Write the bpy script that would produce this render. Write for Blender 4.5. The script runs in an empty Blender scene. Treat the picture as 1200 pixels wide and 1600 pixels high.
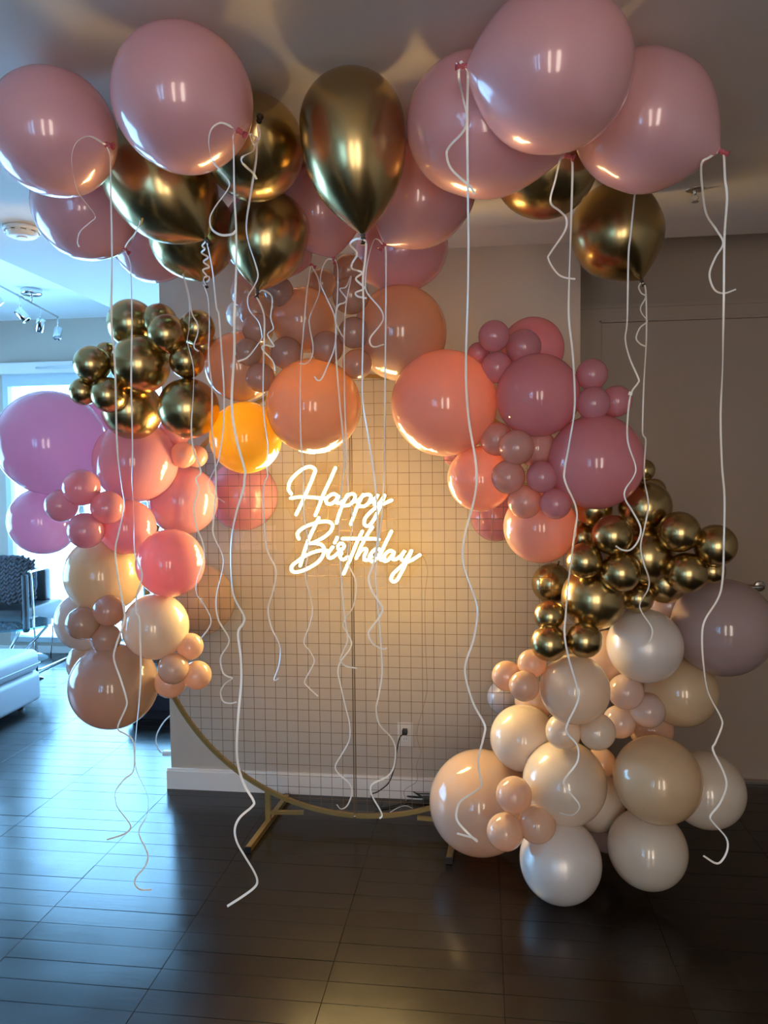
import bpy, bmesh, math, random
from mathutils import Vector, Matrix, noise
random.seed(4)
S = bpy.context.scene
COL = S.collection

# ------------------------------------------------------------------ camera
F = 1200.0; CH = 1.6
yaw = math.radians(7.4); pit = math.atan(60/1200); rol = 0.011
fw = Vector((-math.sin(yaw)*math.cos(pit), math.cos(yaw)*math.cos(pit), -math.sin(pit)))
r0 = Vector((math.cos(yaw), math.sin(yaw), 0)); u0 = r0.cross(fw)
RT = r0*math.cos(rol) - u0*math.sin(rol); UP = u0*math.cos(rol) + r0*math.sin(rol)
CAM = Vector((0, 0, CH))
cd = bpy.data.cameras.new('camera'); cam = bpy.data.objects.new('camera', cd); COL.objects.link(cam)
cd.sensor_fit = 'VERTICAL'; cd.sensor_height = 24.0; cd.lens = 24.0*F/1600.0
cd.clip_start = 0.02; cd.clip_end = 200
cam.matrix_world = Matrix(((RT.x, UP.x, -fw.x, CAM.x), (RT.y, UP.y, -fw.y, CAM.y), (RT.z, UP.z, -fw.z, CAM.z), (0, 0, 0, 1)))
S.camera = cam
def ray(x, y): return fw + RT*((x-600)/F) - UP*((y-800)/F)
def PY(x, y, Y):
    r = ray(x, y); return CAM + r*(Y/r.y)
def PZ(x, y, Z):
    r = ray(x, y); return CAM + r*((Z-CH)/r.z)
def depth(w): return (w-CAM).dot(fw)

# ------------------------------------------------------------------ light
S.view_settings.view_transform = 'Standard'; S.view_settings.look = 'None'
S.view_settings.gamma = 1; S.view_settings.use_curve_mapping = False
S.view_settings.exposure = 1.05
W = bpy.data.worlds.new('sky'); S.world = W; W.use_nodes = True
bg = W.node_tree.nodes['Background']
bg.inputs['Color'].default_value = (0.27, 0.61, 1.0, 1); bg.inputs['Strength'].default_value = 8.5
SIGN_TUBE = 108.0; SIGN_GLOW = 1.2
FILL_LAMP = 7.0
def area(name, loc, size, power, color, rot):
    l = bpy.data.lights.new(name, 'AREA'); l.shape = 'RECTANGLE'; l.size, l.size_y = size; l.energy = power; l.color = color
    o = bpy.data.objects.new(name, l); COL.objects.link(o); o.location = loc; o.rotation_euler = rot
    return o
# two tall fill lights added behind the camera to brighten the balloon fronts
area('rear_fill_light', (-0.2, -2.4, 1.35), (0.35, 2.1), 13, (1.0, 0.87, 0.74), (math.radians(90), 0, 0))
area('rear_fill_light', (0.9, -2.4, 1.35), (0.45, 2.1), 18, (1.0, 0.87, 0.74), (math.radians(90), 0, 0))

# ------------------------------------------------------------------ materials
def nt(name):
    m = bpy.data.materials.new(name); m.use_nodes = True; t = m.node_tree
    for n in list(t.nodes): t.nodes.remove(n)
    o = t.nodes.new('ShaderNodeOutputMaterial')
    return m, t, o
def col(c): return (c[0], c[1], c[2], 1)
def pbr(name, c, rough=0.5, metal=0.0, spec=0.5, var=0.0, scale=8.0, bump=0.0, bscale=60.0, stretch=None, coat=0.0):
    m, t, o = nt(name); N = t.nodes.new; L = t.links.new
    b = N('ShaderNodeBsdfPrincipled'); L(b.outputs[0], o.inputs[0])
    b.inputs['Base Color'].default_value = col(c); b.inputs['Roughness'].default_value = rough
    b.inputs['Metallic'].default_value = metal; b.inputs['Specular IOR Level'].default_value = spec
    b.inputs['Coat Weight'].default_value = coat; b.inputs['Coat Roughness'].default_value = 0.08
    tc = N('ShaderNodeTexCoord'); mp = N('ShaderNodeMapping'); L(tc.outputs['Object'], mp.inputs[0])
    if stretch: mp.inputs['Scale'].default_value = stretch
    if var > 0:
        n = N('ShaderNodeTexNoise'); n.inputs['Scale'].default_value = scale; n.inputs['Detail'].default_value = 5
        L(mp.outputs[0], n.inputs['Vector'])
        r = N('ShaderNodeMapRange'); r.inputs['To Min'].default_value = 1-var; r.inputs['To Max'].default_value = 1+var
        L(n.outputs[0], r.inputs[0])
        v = N('ShaderNodeVectorMath'); v.operation = 'SCALE'; v.inputs[0].default_value = c[:3]; L(r.outputs[0], v.inputs['Scale'])
        L(v.outputs[0], b.inputs['Base Color'])
        r2 = N('ShaderNodeMapRange'); r2.inputs['To Min'].default_value = rough*(1-var); r2.inputs['To Max'].default_value = min(1, rough*(1+var))
        L(n.outputs[0], r2.inputs[0]); L(r2.outputs[0], b.inputs['Roughness'])
    if bump > 0:
        n2 = N('ShaderNodeTexNoise'); n2.inputs['Scale'].default_value = bscale; n2.inputs['Detail'].default_value = 4; L(mp.outputs[0], n2.inputs['Vector'])
        bp = N('ShaderNodeBump'); bp.inputs['Strength'].default_value = bump; bp.inputs['Distance'].default_value = 0.002
        L(n2.outputs[0], bp.inputs['Height']); L(bp.outputs[0], b.inputs['Normal'])
    return m
def latex(name, c, thin, tl=0.5, see=0.0, rough=0.11, pearl=0.0):
    """stretched latex skin: diffuse outside, light leaking through, thin gloss coat, a little see-through"""
    m, t, o = nt(name); N = t.nodes.new; L = t.links.new
    d = N('ShaderNodeBsdfDiffuse'); tr = N('ShaderNodeBsdfTranslucent'); g = N('ShaderNodeBsdfGlossy'); tp = N('ShaderNodeBsdfTransparent')
    tc = N('ShaderNodeTexCoord'); nz = N('ShaderNodeTexNoise'); nz.inputs['Scale'].default_value = 2.2; L(tc.outputs['Object'], nz.inputs['Vector'])
    r = N('ShaderNodeMapRange'); r.inputs['To Min'].default_value = 0.94; r.inputs['To Max'].default_value = 1.05; L(nz.outputs[0], r.inputs[0])
    v = N('ShaderNodeVectorMath'); v.operation = 'SCALE'; v.inputs[0].default_value = c; L(r.outputs[0], v.inputs['Scale'])
    L(v.outputs[0], d.inputs['Color']); tr.inputs['Color'].default_value = col(thin); tp.inputs['Color'].default_value = col(thin)
    g.inputs['Color'].default_value = (1, 1, 1, 1); g.inputs['Roughness'].default_value = rough
    a = N('ShaderNodeMixShader'); a.inputs[0].default_value = tl; L(d.outputs[0], a.inputs[1]); L(tr.outputs[0], a.inputs[2])
    last = a
    if pearl > 0:
        g2 = N('ShaderNodeBsdfGlossy'); g2.inputs['Color'].default_value = col(c); g2.inputs['Roughness'].default_value = 0.38
        p = N('ShaderNodeMixShader'); p.inputs[0].default_value = pearl; L(last.outputs[0], p.inputs[1]); L(g2.outputs[0], p.inputs[2]); last = p
    if see > 0:
        s = N('ShaderNodeMixShader'); s.inputs[0].default_value = see; L(last.outputs[0], s.inputs[1]); L(tp.outputs[0], s.inputs[2]); last = s
    f = N('ShaderNodeFresnel'); f.inputs['IOR'].default_value = 1.5
    e = N('ShaderNodeMixShader'); L(f.outputs[0], e.inputs[0]); L(last.outputs[0], e.inputs[1]); L(g.outputs[0], e.inputs[2])
    L(e.outputs[0], o.inputs[0])
    return m
def glow(name, c, s):
    m, t, o = nt(name); e = t.nodes.new('ShaderNodeEmission'); e.inputs[0].default_value = col(c); e.inputs[1].default_value = s
    t.links.new(e.outputs[0], o.inputs[0]); return m
def glass(name, tint=(1, 1, 1), ior=1.45, diffuse=0.0):
    m, t, o = nt(name); N = t.nodes.new; L = t.links.new
    a = N('ShaderNodeBsdfTransparent'); a.inputs[0].default_value = col(tint); g = N('ShaderNodeBsdfGlossy'); g.inputs['Roughness'].default_value = 0.02
    f = N('ShaderNodeFresnel'); f.inputs[0].default_value = ior; x = N('ShaderNodeMixShader')
    L(f.outputs[0], x.inputs[0]); L(a.outputs[0], x.inputs[1]); L(g.outputs[0], x.inputs[2])
    if diffuse:
        d = N('ShaderNodeBsdfDiffuse'); d.inputs[0].default_value = col(tint); y = N('ShaderNodeMixShader'); y.inputs[0].default_value = diffuse
        L(x.outputs[0], y.inputs[1]); L(d.outputs[0], y.inputs[2]); x = y
    L(x.outputs[0], o.inputs[0]); return m

M = dict(
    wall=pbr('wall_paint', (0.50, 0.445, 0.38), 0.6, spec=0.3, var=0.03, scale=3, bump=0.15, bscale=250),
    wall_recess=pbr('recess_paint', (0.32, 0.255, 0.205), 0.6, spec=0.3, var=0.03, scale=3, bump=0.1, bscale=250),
    lounge_ceiling=pbr('lounge_ceiling_lit_tone', (0.86, 0.86, 0.86), 0.7, spec=0.25, var=0.02, scale=2),  # lightened so the high ceiling reads as lit; brightness put into the colour
    ceiling=pbr('ceiling_shade_tone', (0.58, 0.53, 0.49), 0.7, spec=0.25, var=0.03, scale=2, bump=0.1, bscale=300),  # darkened to set off the ceiling step; shade put into the colour
    trim=pbr('trim_paint', (0.78, 0.76, 0.73), 0.35, var=0.02, scale=9),
    door=pbr('door_paint', (0.32, 0.25, 0.20), 0.4, var=0.03, scale=4),
    frame=pbr('window_frame_paint', (0.55, 0.66, 0.72), 0.35, var=0.02),
    brass=pbr('brushed_brass', (0.38, 0.26, 0.09), 0.38, metal=0.75, var=0.12, scale=30),
    wire=pbr('brass_wire', (0.19, 0.125, 0.06), 0.45, metal=0.6, var=0.1, scale=20),
    chrome=pbr('chrome', (0.75, 0.78, 0.8), 0.12, metal=1.0, var=0.05),
    nickel=pbr('satin_nickel', (0.5, 0.48, 0.45), 0.3, metal=1.0, var=0.05),
    black=pbr('black_plastic', (0.012, 0.012, 0.013), 0.35, var=0.2, scale=20),
    leather=pbr('black_leather', (0.02, 0.02, 0.024), 0.45, var=0.2, scale=30, bump=0.4, bscale=140),
    white_leather=pbr('white_leather', (0.40, 0.42, 0.48), 0.42, var=0.05, scale=6, bump=0.35, bscale=90),
    knit=pbr('grey_chunky_wool', (0.10, 0.10, 0.115), 0.95, spec=0.1, var=0.25, scale=40, bump=0.8, bscale=120),
    cabinet=pbr('dark_cabinet', (0.015, 0.015, 0.022), 0.4, var=0.1),
    plate=pbr('outlet_plastic', (0.66, 0.64, 0.60), 0.35, var=0.02),
    switch=pbr('switch_plastic', (0.55, 0.48, 0.45), 0.35, var=0.02),
    white=pbr('white_plastic', (0.7, 0.7, 0.7), 0.4, var=0.02),
    ribbon=pbr('white_curling_ribbon', (0.94, 0.91, 0.85), 0.35, spec=0.6, var=0.03, scale=20),
    ribbonclear=pbr('clear_cable_jacket', (0.35, 0.28, 0.2), 0.4, var=0.05),
    gold=pbr('gold_chrome_latex', (0.50, 0.365, 0.17), 0.25, metal=1.0, var=0.04, scale=3),
    goldknot=pbr('dark_gold_knot', (0.06, 0.045, 0.03), 0.4, metal=0.4, var=0.1),
    pink=latex('pink_helium_latex', (0.98, 0.59, 0.63), (0.97, 0.42, 0.38), 0.42, see=0.08, pearl=0.08),
    pinkknot=latex('pink_knot_latex', (0.62, 0.13, 0.17), (0.6, 0.12, 0.12), 0.25),
    rose=latex('rose_latex', (0.90, 0.43, 0.50), (0.95, 0.36, 0.41), 0.52),
    orchid=latex('orchid_pink_latex', (0.92, 0.50, 0.64), (0.96, 0.47, 0.60), 0.72),
    coral=latex('coral_pink_latex', (0.89, 0.53, 0.47), (0.96, 0.46, 0.32), 0.50),
    peach=latex('peach_latex', (0.87, 0.64, 0.48), (0.93, 0.55, 0.28), 0.45),
    honey=latex('honey_latex', (0.84, 0.62, 0.38), (0.88, 0.52, 0.22), 0.36, pearl=0.06),
    blush=latex('blush_beige_latex', (0.74, 0.59, 0.52), (0.85, 0.56, 0.40), 0.38),
    cream=latex('cream_latex', (0.90, 0.78, 0.63), (0.92, 0.66, 0.40), 0.38, pearl=0.05),
    nude=latex('nude_latex', (0.52, 0.38, 0.34), (0.94, 0.52, 0.17), 0.46),
    amber=latex('amber_latex', (0.88, 0.62, 0.10), (0.98, 0.64, 0.04), 0.62),
    mauve=latex('mauve_latex', (0.46, 0.33, 0.32), (0.55, 0.30, 0.25), 0.25),
    pearl=latex('pearl_white_latex', (0.88, 0.81, 0.76), (0.80, 0.66, 0.52), 0.28, rough=0.2, pearl=0.15),
    neon=glow('neon_tube_light', (1.0, 0.69, 0.26), SIGN_TUBE),
    halo=glow('jacket_halo_glow', (1.0, 0.62, 0.14), SIGN_GLOW),  # emission put into the jacket to imitate the halo round the tubes
    acrylic=glass('clear_acrylic', (1.0, 0.97, 0.90), 1.06),
    pane=glass('window_glass', (0.95, 0.98, 1.0), 1.3),
    low_pane=glass('frosted_lower_pane', (0.85, 0.93, 0.96), 1.3, 0.05),
    table_glass=glass('table_glass', (0.45, 0.72, 0.82), 1.45, 0.06),
)
# floor plank material: dark espresso, worn semi-gloss
def plank_mat():
    m, t, o = nt('espresso_plank'); N = t.nodes.new; L = t.links.new
    b = N('ShaderNodeBsdfPrincipled'); L(b.outputs[0], o.inputs[0])
    g = N('ShaderNodeNewGeometry'); oi = N('ShaderNodeObjectInfo')
    mp = N('ShaderNodeMapping'); mp.inputs['Scale'].default_value = (2.0, 26.0, 2.0); L(g.outputs['Position'], mp.inputs[0])
    n = N('ShaderNodeTexNoise'); n.inputs['Scale'].default_value = 3.0; n.inputs['Detail'].default_value = 7; L(mp.outputs[0], n.inputs['Vector'])
    cr = N('ShaderNodeValToRGB'); L(n.outputs[0], cr.inputs[0])
    cr.color_ramp.elements[0].position = 0.3; cr.color_ramp.elements[0].color = (0.0035, 0.0027, 0.0026, 1)
    cr.color_ramp.elements[1].position = 0.75; cr.color_ramp.elements[1].color = (0.014, 0.0095, 0.0075, 1)
    L(cr.outputs[0], b.inputs['Base Color'])
    n2 = N('ShaderNodeTexNoise'); n2.inputs['Scale'].default_value = 3.5; n2.inputs['Detail'].default_value = 9; n2.inputs['Roughness'].default_value = 0.7; L(g.outputs['Position'], n2.inputs['Vector'])
    r = N('ShaderNodeMapRange'); r.inputs['From Min'].default_value = 0.35; r.inputs['From Max'].default_value = 0.7; r.inputs['To Min'].default_value = 0.19; r.inputs['To Max'].default_value = 0.27
    L(n2.outputs[0], r.inputs[0]); L(r.outputs[0], b.inputs['Roughness'])
    b.inputs['Specular IOR Level'].default_value = 0.48
    bp = N('ShaderNodeBump'); bp.inputs['Strength'].default_value = 0.12; bp.inputs['Distance'].default_value = 0.001
    L(n.outputs[0], bp.inputs['Height']); L(bp.outputs[0], b.inputs['Normal'])
    return m
M['plank'] = plank_mat()
M['subfloor'] = pbr('subfloor', (0.05, 0.045, 0.04), 0.6, var=0.1)

# ------------------------------------------------------------------ mesh helpers
def link(name, me, mat, parent=None, smooth=False):
    if mat is not None and not me.materials: me.materials.append(mat)
    o = bpy.data.objects.new(name, me); COL.objects.link(o)
    if parent is not None: o.parent = parent
    return o
def mesh(name, bm, smooth=False):
    me = bpy.data.meshes.new(name); bm.normal_update(); bm.to_mesh(me); bm.free()
    if smooth:
        for f in me.polygons: f.use_smooth = True
    return me
def obj(name, bm, mat, parent=None, smooth=False): return link(name, mesh(name, bm, smooth), mat, parent)
def box(bm, a, b, bev=0.0, seg=2):
    lo = Vector([min(a[i], b[i]) for i in range(3)]); hi = Vector([max(a[i], b[i]) for i in range(3)])
    r = bmesh.ops.create_cube(bm, size=1)['verts']
    for v in r: v.co = Vector([lo[i] + (v.co[i]+0.5)*(hi[i]-lo[i]) for i in range(3)])
    if bev:
        es = list({e for v in r for e in v.link_edges})
        bmesh.ops.bevel(bm, geom=es, offset=bev, segments=seg, affect='EDGES', profile=0.5)
def boxo(name, a, b, mat, parent=None, bev=0.0, seg=2):
    bm = bmesh.new(); box(bm, a, b, bev, seg); return obj(name, bm, mat, parent, bev > 0 and seg > 2)
def tube(bm, pts, r, n=8, closed=False, sq=False):
    pts = [Vector(p) for p in pts]; rings = []; prev = None
    N = len(pts)
    for i, p in enumerate(pts):
        a = pts[(i-1) % N] if (closed or i > 0) else p; b = pts[(i+1) % N] if (closed or i < N-1) else p
        t = (b-a).normalized()
        if prev is None:
            x = t.cross(Vector((0, 0, 1)));  x = t.cross(Vector((1, 0, 0))) if x.length < .1 else x
        else: x = prev - t*prev.dot(t)
        x.normalize(); prev = x; y = t.cross(x)
        off = math.pi/4 if sq else 0
        rr = r if not callable(r) else r(i/(N-1))
        rings.append([bm.verts.new(p + (x*math.cos(off+2*math.pi*k/n) + y*math.sin(off+2*math.pi*k/n))*rr) for k in range(n)])
    m = N if closed else N-1
    for i in range(m):
        A = rings[i]; B = rings[(i+1) % N]
        for k in range(n): bm.faces.new((A[k], A[(k+1) % n], B[(k+1) % n], B[k]))
    if not closed:
        bm.faces.new(rings[0][::-1]); bm.faces.new(rings[-1])
def lathe(bm, prof, n=24, mtx=Matrix()):
    """prof: (radius, z) list; mtx places it"""
    rings = []
    for r, z in prof:
        if r < 1e-6: rings.append([bm.verts.new(mtx @ Vector((0, 0, z)))])
        else: rings.append([bm.verts.new(mtx @ Vector((r*math.cos(2*math.pi*k/n), r*math.sin(2*math.pi*k/n), z))) for k in range(n)])
    for A, B in zip(rings, rings[1:]):
        for k in range(n):
            k2 = (k+1) % n
            if len(A) == 1 and len(B) == 1: continue
            if len(A) == 1: bm.faces.new((A[0], B[k2], B[k]))
            elif len(B) == 1: bm.faces.new((A[k], A[k2], B[0]))
            else: bm.faces.new((A[k], A[k2], B[k2], B[k]))
def catmull(pts, sub=6):
    pts = [Vector(p) for p in pts]; out = []
    Q = [pts[0]*2-pts[1]] + pts + [pts[-1]*2-pts[-2]]
    for i in range(1, len(Q)-2):
        p0, p1, p2, p3 = Q[i-1:i+3]
        for s in range(sub):
            t = s/sub
            out.append(0.5*((2*p1)+(p2-p0)*t+(2*p0-5*p1+4*p2-p3)*t*t+(3*p1-p0-3*p2+p3)*t**3))
    out.append(pts[-1]); return out
def axis_matrix(z, loc=Vector()):
    z = z.normalized(); x = z.cross(Vector((0, 0, 1)));  x = Vector((1, 0, 0)) if x.length < 1e-3 else x.normalized()
    y = z.cross(x)
    return Matrix(((x.x, y.x, z.x, loc.x), (x.y, y.y, z.y, loc.y), (x.z, y.z, z.z, loc.z), (0, 0, 0, 1)))
def tag(o, label=None, cat=None, group=None, kind=None):
    if label: o['label'] = label
    if cat: o['category'] = cat
    if group: o['group'] = group
    if kind: o['kind'] = kind
    return o
def empty(name, loc, label, cat, group=None):
    o = bpy.data.objects.new(name, None); COL.objects.link(o); o.location = loc; o.empty_display_size = 0.05
    return tag(o, label, cat, group)
def part(o, root):
    """keep world-space mesh under a root that sits elsewhere"""
    o.parent = root; o.matrix_parent_inverse = Matrix.Translation(-Vector(root.location)); return o
def struct(o, label=None): return tag(o, label, kind='structure')

# ------------------------------------------------------------------ room shell
WY = 3.70; RY = 4.10; FY = 6.50; CZ = 2.66; HZ = 3.01; LX = -6.2; RX = 2.9; BY = -2.6
PX0 = PY(249+13.5, 1000, WY).x; PX1 = PY(906.5, 700, WY).x      # ends of the partition wall
def wallbox(name, a, b, mat): return struct(boxo(name, a, b, mat))
wallbox('wall_back', (PX0, WY, 0), (PX1, WY+0.13, 2.8), M['wall'])
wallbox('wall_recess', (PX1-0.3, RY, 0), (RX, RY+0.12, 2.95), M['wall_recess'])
wallbox('wall_passage', (PX1-0.13, WY+0.13, 0), (PX1, RY, 2.95), M['wall'])
wallbox('wall_behind_partition', (-1.50, WY+0.13, 0), (-1.38, FY, HZ), M['wall'])
wallbox('wall_right', (RX, BY, 0), (RX+0.12, RY+0.12, 2.95), M['wall'])
# ceiling pieces: low ceiling over the party area, higher one over the lounge and over the door recess
EX = -2.32
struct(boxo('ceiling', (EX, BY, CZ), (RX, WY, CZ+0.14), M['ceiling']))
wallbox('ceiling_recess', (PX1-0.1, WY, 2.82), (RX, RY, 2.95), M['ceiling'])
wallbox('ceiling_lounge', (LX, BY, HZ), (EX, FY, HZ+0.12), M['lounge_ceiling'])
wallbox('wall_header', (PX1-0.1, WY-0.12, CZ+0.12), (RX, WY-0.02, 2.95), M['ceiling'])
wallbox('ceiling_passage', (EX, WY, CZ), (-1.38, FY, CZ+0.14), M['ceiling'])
wallbox('ceiling_step', (EX, BY, CZ+0.14), (EX+0.1, FY, HZ+0.12), M['ceiling'])
# far wall with two tall windows
def far_wall():
    w0 = PY(19, 800, FY).x; w1 = -1.62; m = 0.09
    wins = [(w0, w1), (-5.9, w0-0.30)]
    zb, zt = PY(60, 997, FY).z, PY(60, 603, FY).z; zr = PY(60, 966, FY).z
    bm = bmesh.new()
    box(bm, (LX, FY, zt+0.17), (-1.38, FY+0.2, HZ)); box(bm, (LX, FY, 0), (-1.38, FY+0.2, zb-0.03))
    xs = [LX, wins[1][0], wins[1][1], wins[0][0], wins[0][1], -1.38]
    for i in (0, 2, 4): box(bm, (xs[i], FY, zb-0.03), (xs[i+1], FY+0.2, zt+0.17))
    struct(obj('wall_far', bm, M['wall']))
    for k, (a, b) in enumerate(wins):
        bm = bmesh.new(); f = 0.055
        box(bm, (a-0.04, FY-0.03, zb-0.03), (b+0.04, FY+0.06, zb+0.015)); box(bm, (a-0.04, FY-0.02, zt), (b+0.04, FY+0.06, zt+0.17))
        for x in (a-0.04, b): box(bm, (x, FY-0.02, zb), (x+0.05, FY+0.08, zt))
        w = struct(obj('window_%d' % (k+1), bm, M['frame']))
        mid = a+(b-a)*0.48 if k == 0 else (a+b)/2
        boxo('mullion', (mid-0.03, FY-0.01, zb), (mid+0.03, FY+0.07, zt), M['frame'], w, 0.004)
        for p, q in ((a+.01, mid-.03), (mid+.03, b)):
            boxo('pane', (p, FY+0.03, zr+.012), (q, FY+0.036, zt), M['pane'], w)
            boxo('lower_pane', (p, FY+0.03, zb+.015), (q, FY+0.036, zr-.012), M['low_pane'], w)
            boxo('rail', (p, FY+0.01, zr-.02), (q, FY+0.06, zr+.015), M['frame'], w)
        # roller blind cassette and its track above the window
        boxo('blind_cassette', (a-0.1, FY-0.10, zt+0.10), (b+0.06, FY-0.02, zt+0.20), M['trim'], w, 0.01)
        boxo('blind_rail', (a+0.35, FY-0.125, zt+0.135), (b+0.02, FY-0.10, zt+0.15), M['chrome'], w)
    struct(boxo('baseboard_far', (LX, FY-0.02, 0), (-1.5, FY, 0.06), M['trim']))
far_wall()
# left side wall with a window out of frame
def left_wall():
    y0, y1, z0, z1 = 2.6, 5.6, 0.3, 2.4
    bm = bmesh.new()
    box(bm, (LX-0.2, BY, 0), (LX, y0, HZ)); box(bm, (LX-0.2, y1, 0), (LX, FY+.2, HZ)); box(bm, (LX-0.2, y0, 0), (LX, y1, z0)); box(bm, (LX-0.2, y0, z1), (LX, y1, HZ))
    struct(obj('wall_left', bm, M['wall']))
    bm = bmesh.new()
    for a, b in ((y0, y0+.05), (y1-.05, y1), (4.08, 4.13)): box(bm, (LX-0.1, a, z0), (LX, b, z1))
    box(bm, (LX-.1, y0, z0), (LX, y1, z0+.04)); box(bm, (LX-.1, y0, z1-.04), (LX, y1, z1))
    w = struct(obj('window_3', bm, M['frame'])); boxo('pane', (LX-.06, y0, z0), (LX-.054, y1, z1), M['pane'], w)
left_wall()
# wall behind the camera with two tall narrow windows
def rear_wall():
    xs = [(-2.3, -2.05), (-1.8, -1.5)]; z0, z1 = 0.6, 2.3
    bm = bmesh.new(); c = [LX-.2] + [v for p in xs for v in p] + [RX+.12]
    for i in range(0, len(c), 2): box(bm, (c[i], BY-.15, 0), (c[i+1], BY, HZ+.1))
    for a, b in xs: box(bm, (a, BY-.15, 0), (b, BY, z0)); box(bm, (a, BY-.15, z1), (b, BY, HZ+.1))
    struct(obj('wall_behind_camera', bm, M['wall']))
    for k, (a, b) in enumerate(xs):
        bm = bmesh.new()
        for p, q in ((a, a+.04), (b-.04, b)): box(bm, (p, BY-.1, z0), (q, BY+.01, z1))
        for p, q in ((z0, z0+.04), (z1-.04, z1)): box(bm, (a, BY-.1, p), (b, BY+.01, q))
        w = struct(obj('window_%d' % (k+4), bm, M['frame'])); boxo('pane', (a, BY-.06, z0), (b, BY-.054, z1), M['pane'], w)
rear_wall()
# baseboards
def baseboard(name, a, b, h=0.105):
    bm = bmesh.new(); box(bm, (a[0], a[1], 0), (b[0], b[1], h-0.012)); 
    s = 0.006
    box(bm, (a[0]+(s if abs(b[0]-a[0]) < .05 else 0), a[1]+s, h-0.012), (b[0], b[1], h), 0)
    struct(obj(name, bm, M['trim']))
baseboard('baseboard_back', (PX0-0.018, WY-0.018), (PX1+.0, WY))
baseboard('baseboard_back_end', (PX0-0.018, WY), (PX0, WY+0.13))
baseboard('baseboard_recess', (PX1, RY-0.016), (0.499, RY))

# door in the recess: casing, leaf with a raised moulding, lever handle
def recess_door():
    xl = PY(935, 800, RY).x; zt = PY(1000, 500, RY).z; xr = xl+0.93; zc = PY(1000, 476, RY).z
    bm = bmesh.new()
    box(bm, (PX1+.002, RY-0.022, 0), (xl, RY, zc)); box(bm, (xr, RY-0.022, 0), (xr+0.085, RY, zc)); box(bm, (xl, RY-0.022, zt), (xr, RY, zc))
    box(bm, (PX1+.002, RY-0.030, zc-0.018), (xr+0.09, RY-.02, zc))
    d = struct(obj('door_1', bm, M['door']))
    bm = bmesh.new(); box(bm, (xl+.012, RY-0.012, 0.008), (xr-.012, RY-0.002, zt-.012)); leaf = obj('door_leaf', bm, M['door'], d)
    # stop moulding round the opening
    bm = bmesh.new(); box(bm, (xl, RY-.018, 0), (xl+.010, RY-.004, zt)); box(bm, (xr-.010, RY-.018, 0), (xr, RY-.004, zt)); box(bm, (xl, RY-.018, zt-.010), (xr, RY-.004, zt))
    obj('door_stop', bm, M['door'], d)
    h = PY(1185, 915, RY); bm = bmesh.new()
    lathe(bm, [(0, 0), (0.027, 0), (0.027, 0.008), (0.022, 0.011), (0, 0.011)], 20, axis_matrix(Vector((0, -1, 0)), Vector((h.x, RY-.012, h.z))))
    tube(bm, [(h.x, RY-.02, h.z), (h.x, RY-.06, h.z)], 0.010, 12)
    tube(bm, catmull([(h.x, RY-.06, h.z), (h.x-.03, RY-.063, h.z), (h.x-.09, RY-.058, h.z)], 4), 0.009, 12)
    hd = obj('door_handle', bm, M['nickel'], leaf, True)
    # dark threshold strip under the door
    struct(boxo('trim_1', (PX1+.001, RY-.06, 0.0), (RX, RY-.022, 0.012), M['nickel']))
recess_door()

# floor of separate planks (rows of short boards laid with aligned ends)
def floor():
    PW, PL, g = 0.1003, 0.5505, 0.0008
    bm = bmesh.new(); box(bm, (LX-.2, BY-.15, -0.06), (RX+.12, FY+.2, -0.012)); fl = struct(obj('floor', bm, M['subfloor']))
    x0 = -1.045
    bm = bmesh.new(); box(bm, (0, 0, -0.012), (PL-g, PW-g, 0), 0.0009, 1)
    pm = mesh('plank', bm); pm.materials.append(M['plank'])
    cells = []
    for i in range(-10, 8):
        for j in range(-26, 66):
            x = x0+i*PL; y = j*PW
            if x+PL < LX or x > RX or y > FY or y < BY: continue
            cx, cy = x+PL/2, y+PW/2
            w = Vector((cx, cy, 0)); dd = depth(w)
            vis = False
            if dd > 0.3:
                v = w-CAM; px = 600+F*v.dot(RT)/dd; py = 800-F*v.dot(UP)/dd
                vis = -150 < px < 1350 and py < 1625
            hid = cy > WY and cx > -1.6
            cells.append((0 if vis and not hid else 1, dd if vis else 99, x, y))
    cells.sort()
    near = cells[:290]; rest = cells[290:]
    rnd = random.Random(7)
    for _, _, x, y in near:
        o = bpy.data.objects.new('plank', pm); COL.objects.link(o); o.parent = fl
        o.location = (x, y, -0.0006+rnd.uniform(-.0003, .0003)); o.rotation_euler = (rnd.gauss(0, .0022), rnd.gauss(0, .0009), 0)
    bm = bmesh.new()
    for _, _, x, y in rest:
        xa, xb, ya, yb = max(x, LX), min(x+PL-g, RX), max(y, BY), min(y+PW-g, FY)
        if xb-xa < .01 or yb-ya < .01: continue
        h = rnd.uniform(-.0009, -.0003)
        b0 = len(bm.verts); box(bm, (xa, ya, -0.012), (xb, yb, h))
    o = obj('distant_planks', bm, M['plank'], fl); tag(o, kind='stuff')
floor()

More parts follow.
